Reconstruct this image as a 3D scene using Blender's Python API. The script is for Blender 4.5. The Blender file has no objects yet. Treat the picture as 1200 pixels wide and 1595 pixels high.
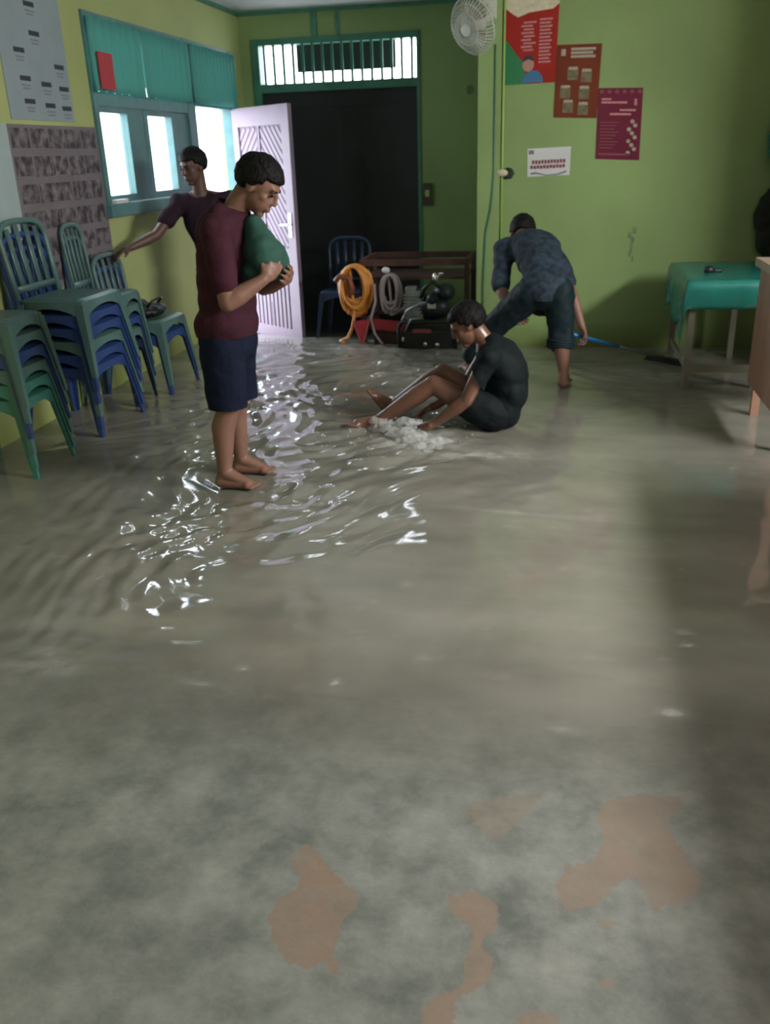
import bpy, bmesh, math, random
from mathutils import Vector, Matrix, noise, Quaternion
random.seed(7)
PI = math.pi
scene = bpy.context.scene

# ------------------------------------------------------------------ camera
PITCH, ROLL, YAW, FPX = math.radians(22.146), math.radians(-1.94), math.radians(11.38), 1372.0
fw = Vector((-math.sin(YAW)*math.cos(PITCH), math.cos(YAW)*math.cos(PITCH), -math.sin(PITCH)))
r0 = Vector((math.cos(YAW), math.sin(YAW), 0)); u0 = r0.cross(fw)
rr = math.cos(ROLL)*r0 + math.sin(ROLL)*u0
uu = -math.sin(ROLL)*r0 + math.cos(ROLL)*u0
camd = bpy.data.cameras.new('camera'); cam = bpy.data.objects.new('camera', camd)
scene.collection.objects.link(cam)
cam.matrix_world = Matrix(((rr.x, uu.x, -fw.x, 0), (rr.y, uu.y, -fw.y, 0), (rr.z, uu.z, -fw.z, 1.5), (0, 0, 0, 1)))
camd.sensor_fit = 'VERTICAL'; camd.sensor_height = 32.0
camd.lens = 32.0*FPX/1595.0
camd.clip_start = 0.02
camd.dof.use_dof = True; camd.dof.focus_distance = 2.3; camd.dof.aperture_fstop = 4.5
scene.camera = cam

# ------------------------------------------------------------------ world, lights, exposure
scene.view_settings.view_transform = 'Standard'
scene.view_settings.look = 'None'
scene.view_settings.gamma = 1.0
scene.view_settings.exposure = -0.2
world = bpy.data.worlds.new('sky'); scene.world = world
world.use_nodes = True
bg = world.node_tree.nodes['Background']
bg.inputs[0].default_value = (0.86, 0.92, 1.0, 1); bg.inputs[1].default_value = 10.0

def area(name, loc, target, sx, sy, power, col=(1, 1, 1)):
    l = bpy.data.lights.new(name, 'AREA'); l.shape = 'RECTANGLE'; l.size = sx; l.size_y = sy
    l.energy = power; l.color = col
    o = bpy.data.objects.new(name, l); scene.collection.objects.link(o)
    o.location = loc
    o.rotation_euler = (Vector(target)-Vector(loc)).to_track_quat('-Z', 'Y').to_euler()
    return o
def portal(name, loc, target, sx, sy):
    o = area(name, loc, target, sx, sy, 1); o.data.cycles.is_portal = True
    return o
portal('window_portal', (-3.30, 6.76, 1.78), (0, 6.76, 1.78), 1.7, 1.3)
portal('doorway_portal', (-3.30, 8.14, 1.1), (0, 8.14, 1.1), 1.0, 2.6)
portal('transom_portal', (-2.12, 9.30, 2.3), (-2.12, 0, 2.3), 1.7, .5)
# added fill from behind the camera; daylight from the windows of the right wall
area('rear_fill_light', (0.45, -3.3, 1.45), (0.0, 5.0, 0.3), 1.0, 2.2, 26, (1.0, 0.98, 0.93))
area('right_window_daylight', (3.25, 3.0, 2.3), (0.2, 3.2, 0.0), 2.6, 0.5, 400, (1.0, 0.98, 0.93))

# ------------------------------------------------------------------ materials
def mat(name, col, rough=.6, metal=0, var=0.0, vscale=6, bump=0.0, bscale=40, spec=.5, coat=0, trans=0, stretch=None):
    m = bpy.data.materials.new(name); m.use_nodes = True
    nt = m.node_tree; b = nt.nodes['Principled BSDF']
    b.inputs['Roughness'].default_value = rough; b.inputs['Metallic'].default_value = metal
    b.inputs['Base Color'].default_value = (*col, 1)
    b.inputs['Specular IOR Level'].default_value = spec
    if coat: b.inputs['Coat Weight'].default_value = coat; b.inputs['Coat Roughness'].default_value = .1
    if trans: b.inputs['Transmission Weight'].default_value = trans
    if var or bump:
        tc = nt.nodes.new('ShaderNodeTexCoord')
        src = tc.outputs['Object']
        if stretch:
            mp = nt.nodes.new('ShaderNodeMapping'); mp.inputs['Scale'].default_value = stretch
            nt.links.new(src, mp.inputs[0]); src = mp.outputs[0]
    if var:
        n = nt.nodes.new('ShaderNodeTexNoise'); n.inputs['Scale'].default_value = vscale; n.inputs['Detail'].default_value = 6
        nt.links.new(src, n.inputs['Vector'])
        cr = nt.nodes.new('ShaderNodeValToRGB')
        cr.color_ramp.elements[0].position = .3; cr.color_ramp.elements[1].position = .7
        cr.color_ramp.elements[0].color = (*[max(0, c*(1-var)) for c in col], 1)
        cr.color_ramp.elements[1].color = (*[min(1, c*(1+var)) for c in col], 1)
        nt.links.new(n.outputs[0], cr.inputs[0]); nt.links.new(cr.outputs[0], b.inputs['Base Color'])
    if bump:
        n2 = nt.nodes.new('ShaderNodeTexNoise'); n2.inputs['Scale'].default_value = bscale; n2.inputs['Detail'].default_value = 5
        nt.links.new(src, n2.inputs['Vector'])
        bp = nt.nodes.new('ShaderNodeBump'); bp.inputs['Strength'].default_value = bump; bp.inputs['Distance'].default_value = .01
        nt.links.new(n2.outputs[0], bp.inputs['Height']); nt.links.new(bp.outputs[0], b.inputs['Normal'])
    return m

def wall_mat(name, col, dirt):
    """painted plaster, with a grimy splash band and faint streaks"""
    m = mat(name, col, .65, spec=.2, var=.10, vscale=1.3, bump=.25, bscale=14)
    nt = m.node_tree; b = nt.nodes['Principled BSDF']
    lk = b.inputs['Base Color'].links[0].from_socket
    geo = nt.nodes.new('ShaderNodeNewGeometry'); sep = nt.nodes.new('ShaderNodeSeparateXYZ')
    nt.links.new(geo.outputs['Position'], sep.inputs[0])
    n = nt.nodes.new('ShaderNodeTexNoise'); n.inputs['Scale'].default_value = 5; n.inputs['Detail'].default_value = 5
    nt.links.new(geo.outputs['Position'], n.inputs['Vector'])
    ad = nt.nodes.new('ShaderNodeMath'); ad.operation = 'MULTIPLY_ADD'; ad.inputs[1].default_value = .22
    nt.links.new(n.outputs[0], ad.inputs[0]); nt.links.new(sep.outputs[2], ad.inputs[2])
    mr = nt.nodes.new('ShaderNodeMapRange'); mr.inputs[1].default_value = .12; mr.inputs[2].default_value = .34
    mr.inputs[3].default_value = .7; mr.inputs[4].default_value = 0
    nt.links.new(ad.outputs[0], mr.inputs[0])
    mx = nt.nodes.new('ShaderNodeMix'); mx.data_type = 'RGBA'
    nt.links.new(mr.outputs[0], mx.inputs[0]); nt.links.new(lk, mx.inputs[6]); mx.inputs[7].default_value = (*dirt, 1)
    nt.links.new(mx.outputs[2], b.inputs['Base Color'])
    return m

M = {}
M['green'] = wall_mat('green_paint', (.255, .365, .150), (.13, .16, .045))
M['lime'] = wall_mat('yellow_green_paint', (.39, .44, .19), (.26, .33, .09))
M['ceiling'] = mat('ceiling_board', (.62, .62, .64), .7, var=.05, vscale=3)
M['tealwood'] = mat('teal_painted_wood', (.085, .205, .215), .45, var=.15, vscale=9)
M['tealdark'] = mat('green_painted_frame', (.05, .20, .14), .5, var=.2, vscale=8)
M['darkdoor'] = mat('black_painted_door', (.012, .016, .018), .6, var=.25, vscale=3)
M['lilac'] = mat('lilac_painted_wood', (.20, .148, .205), .5, var=.06, vscale=8)
M['lilacgroove'] = mat('dark_groove', (.10, .07, .11), .6)
M['lilacdim'] = mat('lilac_gap_shade', (.13, .09, .135), .6)  # darker lilac: shade between the door boards put into the colour
M['chrome'] = mat('bright_metal', (.85, .86, .88), .2, 1)
M['concrete_out'] = mat('pale_outdoor_paving', (.75, .75, .75), .8, var=.1)
M['chairteal'] = mat('teal_plastic', (.085, .165, .165), .38, var=.14, vscale=7, bump=.05, bscale=20)
M['chairgreen'] = mat('sea_green_plastic', (.055, .21, .175), .4, var=.12, vscale=7)
M['chairblue'] = mat('blue_plastic', (.028, .06, .20), .38, var=.15, vscale=7)
M['chairdark'] = mat('navy_plastic', (.012, .025, .06), .4, var=.15, vscale=7)
M['skin'] = mat('brown_skin', (.235, .120, .088), .5, var=.08, vscale=12)
M['skinwet'] = mat('wet_brown_skin', (.17, .078, .052), .38, var=.12, vscale=10, coat=.18)
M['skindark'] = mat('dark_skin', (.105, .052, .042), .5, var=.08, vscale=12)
M['hair'] = mat('black_hair', (.006, .0055, .006), .55, spec=.18, var=.3, vscale=60, bump=.6, bscale=110)
M['maroon'] = mat('maroon_cotton', (.050, .014, .025), .85, spec=.18, var=.12, vscale=14, bump=.3, bscale=60)
M['plum'] = mat('dark_plum_cotton', (.024, .012, .022), .85, spec=.18, var=.15, vscale=14, bump=.3, bscale=60)
M['navy'] = mat('navy_cotton', (.007, .011, .030), .85, spec=.18, var=.15, vscale=14, bump=.3, bscale=60)
M['blackwet'] = mat('wet_black_cotton', (.007, .011, .014), .72, spec=.18, var=.3, vscale=9, bump=.35, bscale=45)
M['denim'] = mat('dark_wet_denim', (.010, .022, .028), .6, spec=.18, var=.2, vscale=20, bump=.3, bscale=80)
M['greencloth'] = mat('bottle_green_cloth', (.018, .080, .062), .8, var=.12, vscale=8, bump=.3, bscale=30)
M['brownsteel'] = mat('rusty_brown_steel', (.070, .030, .025), .55, .2, var=.35, vscale=12)
M['orangehose'] = mat('orange_hose', (.62, .25, .045), .42, var=.12, vscale=20)
M['orangedark'] = mat('dark_orange_fitting', (.20, .05, .015), .5)
M['greyhose'] = mat('pale_grey_hose', (.36, .31, .33), .35, var=.12, vscale=20)
M['red'] = mat('red_painted_metal', (.40, .030, .045), .4, var=.2, vscale=12)
M['redlight'] = mat('faded_red_label', (.32, .07, .065), .5)
M['black'] = mat('black_rubber_and_paint', (.010, .012, .015), .4, var=.3, vscale=15)
M['engine'] = mat('cast_aluminium', (.34, .37, .40), .35, .8, var=.25, vscale=18)
M['enginedark'] = mat('dark_engine_metal', (.035, .045, .05), .4, .6, var=.3, vscale=18)
M['paper'] = mat('printed_paper_grey', (.26, .32, .36), .6, var=.06, vscale=5)
M['white'] = mat('white_paper', (.62, .64, .66), .6, var=.05)
M['posterred'] = mat('red_poster_print', (.34, .030, .024), .7, spec=.1, var=.08)
M['posterbrown'] = mat('brick_red_poster_print', (.17, .042, .022), .7, spec=.1, var=.15, vscale=4)
M['posterpurple'] = mat('magenta_poster_print', (.16, .026, .052), .7, spec=.1, var=.12, vscale=5)
M['ink'] = mat('dark_ink', (.03, .035, .045), .6)
M['inkfaint'] = mat('faint_grey_ink', (.17, .20, .23), .6)
M['inkred'] = mat('maroon_ink', (.22, .05, .07), .6)
M['cream'] = mat('cream_print', (.60, .56, .42), .6, var=.12, vscale=30)
M['pinkprint'] = mat('pale_pink_print', (.50, .22, .23), .6, var=.2, vscale=60)
M['printgreen'] = mat('green_print', (.020, .19, .07), .5)
M['printblue'] = mat('blue_print', (.04, .16, .33), .5)
M['printskin'] = mat('tan_print', (.42, .24, .18), .5)
M['olivepic'] = mat('olive_print', (.15, .13, .065), .6, var=.3, vscale=40)
M['lightprint'] = mat('beige_print', (.36, .33, .26), .6, var=.2, vscale=60)
M['tableplastic'] = mat('teal_plastic_sheet', (.018, .19, .16), .25, var=.12, vscale=6, bump=.35, bscale=9)
M['rawwood'] = mat('unpainted_wood', (.20, .19, .14), .7, var=.2, vscale=8, stretch=(1, 1, .15))
M['deskwood'] = mat('pinkish_brown_wood', (.36, .20, .15), .55, var=.15, vscale=4, stretch=(3, 3, .4))
M['desktop'] = mat('tan_wood_top', (.36, .27, .20), .5, var=.12, vscale=5)
M['towel'] = mat('teal_towel', (.010, .16, .14), .9, var=.2, bump=.3)
M['jacket'] = mat('black_green_jacket', (.010, .016, .012), .85, var=.3, bump=.3)
M['fan'] = mat('off_white_plastic', (.52, .55, .48), .4)
M['pipe'] = mat('green_painted_pipe', (.34, .52, .14), .5)
M['brownbox'] = mat('brown_plastic', (.06, .045, .03), .5)
M['blue'] = mat('bright_blue_plastic', (.015, .19, .52), .35)
M['greystick'] = mat('grey_metal_tube', (.20, .22, .20), .4, .5)
M['bristle'] = mat('dark_bristles', (.02, .02, .016), .8)
M['redcard'] = mat('red_card', (.42, .03, .04), .6)
M['stain'] = mat('grey_green_stain', (.14, .22, .10), .7, var=.2, vscale=20)
M['board'] = mat('pale_blue_grey_board', (.34, .42, .44), .4, var=.06)

def photo_mat():
    m = bpy.data.materials.new('grey_photo_print'); m.use_nodes = True
    nt = m.node_tree; b = nt.nodes['Principled BSDF']; b.inputs['Roughness'].default_value = .55
    tc = nt.nodes.new('ShaderNodeTexCoord')
    n = nt.nodes.new('ShaderNodeTexNoise'); n.inputs['Scale'].default_value = 16; n.inputs['Detail'].default_value = 4
    nt.links.new(tc.outputs['Object'], n.inputs['Vector'])
    cr = nt.nodes.new('ShaderNodeValToRGB')
    cr.color_ramp.elements[0].position = .40; cr.color_ramp.elements[0].color = (.045, .035, .045, 1)
    cr.color_ramp.elements[1].position = .66; cr.color_ramp.elements[1].color = (.21, .18, .20, 1)
    nt.links.new(n.outputs[0], cr.inputs[0]); nt.links.new(cr.outputs[0], b.inputs['Base Color'])
    return m
M['photo'] = photo_mat()
M['photobase'] = mat('mauve_grey_sheet', (.17, .15, .17), .6, var=.1)

def curtain_mat():
    m = bpy.data.materials.new('teal_curtain_fabric'); m.use_nodes = True
    nt = m.node_tree; b = nt.nodes['Principled BSDF']
    b.inputs['Base Color'].default_value = (.10, .36, .33, 1); b.inputs['Roughness'].default_value = .8
    t = nt.nodes.new('ShaderNodeBsdfTranslucent'); t.inputs[0].default_value = (.12, .46, .42, 1)
    mx = nt.nodes.new('ShaderNodeMixShader'); mx.inputs[0].default_value = .18
    nt.links.new(b.outputs[0], mx.inputs[1]); nt.links.new(t.outputs[0], mx.inputs[2])
    nt.links.new(mx.outputs[0], nt.nodes['Material Output'].inputs[0])
    return m
M['curtain'] = curtain_mat()
def glass_mat():
    m = bpy.data.materials.new('window_glass'); m.use_nodes = True
    nt = m.node_tree
    nt.nodes.remove(nt.nodes['Principled BSDF'])
    t = nt.nodes.new('ShaderNodeBsdfTransparent'); g = nt.nodes.new('ShaderNodeBsdfGlossy'); g.inputs['Roughness'].default_value = .02
    
    mx = nt.nodes.new('ShaderNodeMixShader')
    mx.inputs[0].default_value = .04; nt.links.new(t.outputs[0], mx.inputs[1]); nt.links.new(g.outputs[0], mx.inputs[2])
    nt.links.new(mx.outputs[0], nt.nodes['Material Output'].inputs[0])
    return m
M['glass'] = glass_mat()
def cagemat():
    m = mat('translucent_off_white', (.55, .58, .50), .35)
    nt = m.node_tree; b = nt.nodes['Principled BSDF']; b.inputs['Alpha'].default_value = .55
    return m
M['fanblade'] = cagemat()

# ------------------------------------------------------------------ helpers
def link(name, bm, m, parent=None, smooth=False):
    me = bpy.data.meshes.new(name); bm.normal_update(); bm.to_mesh(me); bm.free()
    if smooth:
        for p in me.polygons: p.use_smooth = True
    o = bpy.data.objects.new(name, me); scene.collection.objects.link(o)
    if m is not None: me.materials.append(M[m] if isinstance(m, str) else m)
    if parent is not None:
        o.parent = parent
        if parent.matrix_basis != Matrix(): pass
    return o
def structure(o): o['kind'] = 'structure'; return o
def tag(o, label, cat, group=None):
    o['label'] = label; o['category'] = cat
    if group: o['group'] = group
    return o
def thing(name, label, cat, loc=(0, 0, 0), rz=0, group=None):
    o = bpy.data.objects.new(name, None); scene.collection.objects.link(o)
    o.empty_display_size = .1
    o.location = loc; o.rotation_euler = (0, 0, rz)
    return tag(o, label, cat, group)
def world_parent(o, parent):
    """parent o (meshed in world coordinates) to an unrotated empty without moving it"""
    o.parent = parent; o.matrix_parent_inverse = Matrix.Translation(-Vector(parent.location)); return o

def bx(bm, x0, x1, y0, y1, z0, z1, bev=0):
    vs = [bm.verts.new((x, y, z)) for x in (x0, x1) for y in (y0, y1) for z in (z0, z1)]
    f = [(0, 1, 3, 2), (4, 6, 7, 5), (0, 4, 5, 1), (2, 3, 7, 6), (0, 2, 6, 4), (1, 5, 7, 3)]
    fs = [bm.faces.new([vs[i] for i in q]) for q in f]
    if bev:
        es = list({e for q in fs for e in q.edges})
        bmesh.ops.bevel(bm, geom=es, offset=bev, segments=2, profile=.7, affect='EDGES')
def frame_of(d):
    d = d.normalized(); a = Vector((0, 0, 1)) if abs(d.z) < .9 else Vector((1, 0, 0))
    x = d.cross(a).normalized(); return x, d.cross(x).normalized()
def tube(bm, pts, r, n=8, closed=False):
    pts = [Vector(p) for p in pts]
    rs = r if isinstance(r, (list, tuple)) else [r]*len(pts)
    rings = []; N = len(pts); px = None
    for i, p in enumerate(pts):
        if closed: d = pts[(i+1) % N]-pts[i-1]
        else: d = pts[min(i+1, N-1)]-pts[max(i-1, 0)]
        d.normalize()
        if px is None: x, y = frame_of(d)
        else:
            x = (px - d*px.dot(d)).normalized(); y = d.cross(x)
        px = x
        rings.append([bm.verts.new(p+(x*math.cos(2*PI*k/n)+y*math.sin(2*PI*k/n))*rs[i]) for k in range(n)])
    for i in range(N if closed else N-1):
        a, b = rings[i], rings[(i+1) % N]
        for k in range(n): bm.faces.new((a[k], a[(k+1) % n], b[(k+1) % n], b[k]))
    if not closed:
        bm.faces.new(rings[0][::-1]); bm.faces.new(rings[-1])
def bar(bm, p0, p1, w, h, up=(0, 0, 1)):
    p0, p1 = Vector(p0), Vector(p1); d = (p1-p0).normalized(); up = Vector(up)
    s = d.cross(up)
    if s.length < 1e-3: s = d.cross(Vector((1, 0, 0)))
    s.normalize(); t = s.cross(d).normalized()
    vs = [bm.verts.new(p+s*a*w/2+t*b*h/2) for p in (p0, p1) for a, b in ((-1, -1), (1, -1), (1, 1), (-1, 1))]
    for q in ((0, 3, 2, 1), (4, 5, 6, 7), (0, 1, 5, 4), (1, 2, 6, 5), (2, 3, 7, 6), (3, 0, 4, 7)): bm.faces.new([vs[i] for i in q])
def ell(bm, c, r, ax=None, seg=20, rings=14):
    """ellipsoid; ax = (x, y, z) orthogonal unit vectors"""
    mtx = Matrix.Identity(3) if ax is None else Matrix((ax[0], ax[1], ax[2])).transposed()
    mm = Matrix.Translation(Vector(c)) @ mtx.to_4x4() @ Matrix.Diagonal((*r, 1))
    return bmesh.ops.create_uvsphere(bm, u_segments=seg, v_segments=rings, radius=1, matrix=mm)['verts']
def cone(bm, p0, p1, r0_, r1_, lat=None, flat=1.0, cap=True, n=18):
    """tapered round-ended limb; lat = lateral axis scaled by flat"""
    p0, p1 = Vector(p0), Vector(p1); d = p1-p0; L = d.length; d = d/L if L > 1e-6 else Vector((0, 0, 1))
    if lat is not None:
        x = Vector(lat); x = (x-d*x.dot(d)).normalized(); y = d.cross(x)
    else: x, y = frame_of(d)
    st = []
    if cap:
        for k in range(1, 5): a = PI/2*(k/5-1); st.append((p0+d*r0_*math.sin(a), r0_*math.cos(a)))
    for k in range(7): t = k/6; st.append((p0+d*L*t, r0_+(r1_-r0_)*t))
    if cap:
        for k in range(1, 5): a = PI/2*(k/5); st.append((p1+d*r1_*math.sin(a), r1_*math.cos(a)))
    rings = [[bm.verts.new(c+(x*math.cos(2*PI*k/n)*flat+y*math.sin(2*PI*k/n))*r) for k in range(n)] for c, r in st]
    for a, b in zip(rings, rings[1:]):
        for k in range(n): bm.faces.new((a[k], a[(k+1) % n], b[(k+1) % n], b[k]))
    bm.faces.new(rings[0][::-1]); bm.faces.new(rings[-1])
def organic(name, bm, m, parent, voxel=.006, smooth_it=6, folds=0, fscale=9, seed=0, cut=None):
    """fuse overlapping volumes into one continuous surface"""
    bmesh.ops.recalc_face_normals(bm, faces=bm.faces)
    me = bpy.data.meshes.new(name); bm.to_mesh(me); bm.free()
    o = bpy.data.objects.new(name, me); scene.collection.objects.link(o)
    md = o.modifiers.new('r', 'REMESH'); md.mode = 'VOXEL'; md.voxel_size = voxel; md.use_smooth_shade = True
    if smooth_it:
        s = o.modifiers.new('s', 'SMOOTH'); s.iterations = smooth_it; s.factor = .5
    dg = bpy.context.evaluated_depsgraph_get(); dg.update()
    nm = bpy.data.meshes.new_from_object(o.evaluated_get(dg))
    o.modifiers.clear(); o.data = nm; bpy.data.meshes.remove(me); nm.name = name
    if cut:
        b2 = bmesh.new(); b2.from_mesh(nm)
        for co, no in cut:
            bmesh.ops.bisect_plane(b2, geom=b2.verts[:]+b2.edges[:]+b2.faces[:], plane_co=co, plane_no=no, clear_outer=True)
        b2.to_mesh(nm); b2.free()
    if folds:
        nm.update()
        ns = [v.normal.copy() for v in nm.vertices]
        for v, nn in zip(nm.vertices, ns):
            p = v.co*fscale + Vector((seed, seed*2, 0))
            k = noise.noise(Vector((p.x, p.y, p.z*.55)))+.5*noise.noise(p*2.1)
            v.co += nn*folds*k
    nm.materials.clear(); nm.materials.append(M[m] if isinstance(m, str) else m)
    for p in nm.polygons: p.use_smooth = True
    if parent is not None: world_parent(o, parent)
    return o

# ------------------------------------------------------------------ room
BACK = 9.0; LX = -3.07; STEP = 7.22; CX = -.64; CEIL = 2.76; RX = 3.3; REAR = -3.5
def floor_z(y): return 0 if y < STEP else -(y-STEP)*.125

PATCH = [[(-0.528, 1.555), (-0.492, 1.529), (-0.472, 1.502), (-0.427, 1.47), (-0.38, 1.43), (-0.376, 1.395), (-0.391, 1.349), (-0.389, 1.308), (-0.392, 1.275), (-0.375, 1.224), (-0.394, 1.221), (-0.406, 1.242), (-0.435, 1.225), (-0.476, 1.231), (-0.522, 1.27), (-0.556, 1.332), (-0.551, 1.385), (-0.517, 1.418), (-0.516, 1.456), (-0.543, 1.481), (-0.549, 1.531)],
 [(-0.179, 1.453), (-0.125, 1.474), (-0.074, 1.442), (-0.07, 1.391), (-0.093, 1.347), (-0.095, 1.323), (-0.073, 1.295), (-0.074, 1.258), (-0.108, 1.223), (-0.128, 1.216), (-0.14, 1.13), (-0.193, 1.122), (-0.194, 1.188), (-0.163, 1.217), (-0.137, 1.226), (-0.128, 1.256), (-0.128, 1.294), (-0.113, 1.32), (-0.122, 1.367), (-0.152, 1.404), (-0.176, 1.426)],
 [(0.233, 1.838), (0.35, 1.856), (0.352, 1.809), (0.309, 1.758), (0.329, 1.676), (0.367, 1.593), (0.345, 1.526), (0.309, 1.502), (0.269, 1.496), (0.247, 1.467), (0.244, 1.51), (0.221, 1.561), (0.193, 1.557), (0.164, 1.515), (0.122, 1.473), (0.081, 1.449), (0.052, 1.462), (0.047, 1.515), (0.068, 1.576), (0.139, 1.606), (0.157, 1.691), (0.144, 1.755), (0.177, 1.818)],
 [(-0.159, 1.756), (-0.058, 1.795), (0.013, 1.817), (-0.024, 1.73), (-0.067, 1.668), (-0.095, 1.642), (-0.135, 1.668), (-0.171, 1.719)],
 [(-0.027, 1.188), (0.014, 1.206), (0.056, 1.202), (0.074, 1.165), (-0.013, 1.151)],
 [(0.14, 1.433), (0.16, 1.445), (0.17, 1.429), (0.156, 1.407), (0.138, 1.411)],
 [(0.139, 1.292), (0.156, 1.302), (0.165, 1.289), (0.152, 1.27), (0.138, 1.275)]]
PW = [1, 1, .8, .45, .8, .5, .6]
def inpoly(x, y, P):
    c = False; j = len(P)-1
    for i in range(len(P)):
        xi, yi = P[i]; xj, yj = P[j]
        if (yi > y) != (yj > y) and x < (xj-xi)*(y-yi)/(yj-yi)+xi: c = not c
        j = i
    return c
def floor_material():
    m = bpy.data.materials.new('wet_worn_concrete'); m.use_nodes = True
    nt = m.node_tree; b = nt.nodes['Principled BSDF']; L = nt.links
    tc = nt.nodes.new('ShaderNodeTexCoord')
    n = nt.nodes.new('ShaderNodeTexNoise'); n.inputs['Scale'].default_value = 6; n.inputs['Detail'].default_value = 10; n.inputs['Roughness'].default_value = .68
    L.new(tc.outputs['Object'], n.inputs['Vector'])
    cr = nt.nodes.new('ShaderNodeValToRGB')
    cr.color_ramp.elements[0].position = .34; cr.color_ramp.elements[0].color = (.145, .16, .148, 1)
    cr.color_ramp.elements[1].position = .68; cr.color_ramp.elements[1].color = (.32, .33, .31, 1)
    L.new(n.outputs[0], cr.inputs[0])
    at = nt.nodes.new('ShaderNodeAttribute'); at.attribute_name = 'worn'
    mx = nt.nodes.new('ShaderNodeMix'); mx.data_type = 'RGBA'
    L.new(at.outputs['Fac'], mx.inputs[0]); L.new(cr.outputs[0], mx.inputs[6]); mx.inputs[7].default_value = (.275, .205, .160, 1)
    L.new(mx.outputs[2], b.inputs['Base Color'])
    rg = nt.nodes.new('ShaderNodeMapRange'); rg.inputs[3].default_value = .34; rg.inputs[4].default_value = .62
    L.new(at.outputs['Fac'], rg.inputs[0]); L.new(rg.outputs[0], b.inputs['Roughness'])
    b.inputs['Specular IOR Level'].default_value = .35
    n2 = nt.nodes.new('ShaderNodeTexNoise'); n2.inputs['Scale'].default_value = 22; n2.inputs['Detail'].default_value = 7
    L.new(tc.outputs['Object'], n2.inputs['Vector'])
    bp = nt.nodes.new('ShaderNodeBump'); bp.inputs['Strength'].default_value = .35; bp.inputs['Distance'].default_value = .006
    L.new(n2.outputs[0], bp.inputs['Height']); L.new(bp.outputs[0], b.inputs['Normal'])
    return m
def arange(a, b, s):
    n = max(1, round((b-a)/s)); return [a+(b-a)*i/n for i in range(n)]
def build_floor():
    xs = arange(LX-.15, -.9, .25)+arange(-.9, .6, .005)+arange(.6, RX+.15, .25)+[RX+.15]
    ys = arange(REAR-.15, .95, .3)+arange(1.0, 1.9, .005)+[1.92]+arange(1.95, STEP, .4)+arange(STEP, BACK+.3, .3)+[BACK+.3]
    nx = len(xs)
    verts = [(x, y, floor_z(y)) for y in ys for x in xs]
    faces = [(j*nx+i, j*nx+i+1, (j+1)*nx+i+1, (j+1)*nx+i) for j in range(len(ys)-1) for i in range(nx-1)]
    me = bpy.data.meshes.new('floor'); me.from_pydata(verts, [], faces)
    a = me.attributes.new('worn', 'FLOAT', 'POINT')
    bb = [(min(p[0] for p in P)-.05, max(p[0] for p in P)+.05, min(p[1] for p in P)-.05, max(p[1] for p in P)+.05) for P in PATCH]
    for i, (x, y, z) in enumerate(verts):
        if not (-.65 < x < .5 and 1.0 < y < 1.95): continue
        q = Vector((x*28, y*28, 0))
        xx = x+.012*noise.noise(q)+.005*noise.noise(q*3); yy = y+.012*noise.noise(q+Vector((9, 9, 0)))+.005*noise.noise(q*3+Vector((5, 2, 0)))
        v = 0
        for P, w, b in zip(PATCH, PW, bb):
            if b[0] < xx < b[1] and b[2] < yy < b[3] and inpoly(xx, yy, P): v = max(v, w)
        a.data[i].value = v*(.86+.3*noise.noise(Vector((x*14, y*14, 3))))
    o = bpy.data.objects.new('floor', me); scene.collection.objects.link(o)
    me.materials.append(floor_material()); structure(o)
build_floor()

# left wall with a window opening and a doorway
WY0, WY1, DY0, DY1 = 5.92, 7.58, 7.66, 8.66
bm = bmesh.new()
T0, T1 = LX-.15, LX
bx(bm, T0, T1, REAR, WY0, 0, CEIL)
bx(bm, T0, T1, WY0, DY0, -.3, 1.17)
bx(bm, T0, T1, WY1, DY0, 1.17, 2.41)
bx(bm, T0, T1, WY0, BACK+.2, 2.41, CEIL)
bx(bm, T0, T1, DY1+.04, BACK+.2, -.3, 2.41)
structure(link('wall_left', bm, 'lime'))
bm = bmesh.new()
DX0, DX1, DZ = -2.95, -1.34, 2.53
bx(bm, LX-.15, DX0, BACK, BACK+.15, -.35, CEIL)
bx(bm, DX0, DX1, BACK, BACK+.15, DZ, CEIL)
bx(bm, DX1, CX+.15, BACK, BACK+.15, -.35, CEIL)
structure(link('wall_back', bm, 'green'))
bm = bmesh.new()
bx(bm, CX+.001, CX+.15, STEP-.04, BACK, -.35, CEIL)
bx(bm, CX, CX+.17, STEP-.045, STEP+.1, -.02, CEIL)       # pilaster at the corner
structure(link('wall_alcove', bm, 'green'))
bm = bmesh.new(); bx(bm, CX+.15, RX+.15, STEP, STEP+.15, -.05, CEIL)
structure(link('wall_front', bm, 'green'))
bm = bmesh.new()
bx(bm, RX, RX+.15, REAR, STEP, 0, CEIL)
structure(link('wall_right', bm, 'green'))
bm = bmesh.new()
bx(bm, LX-.15, RX+.15, REAR-.15, REAR, 0, CEIL)
structure(link('wall_rear', bm, 'lime'))
bm = bmesh.new(); bx(bm, LX-.15, RX+.15, REAR-.15, BACK+.15, CEIL, CEIL+.08)
structure(link('ceiling', bm, 'ceiling'))
# thin ceiling trim
bm = bmesh.new(); bx(bm, LX, LX+.03, REAR, BACK, CEIL-.03, CEIL)
structure(link('trim_1', bm, 'tealdark'))
bm = bmesh.new(); bx(bm, LX+.03, CX, BACK-.03, BACK, CEIL-.03, CEIL)
structure(link('trim_2', bm, 'tealdark'))
# outdoor paving
bm = bmesh.new(); bx(bm, -9, LX-.15, 3, 12, -.4, -.2); bx(bm, LX-.15, 1, BACK+.15, 13, -.4, -.2)
structure(link('ground', bm, 'concrete_out'))

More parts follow.
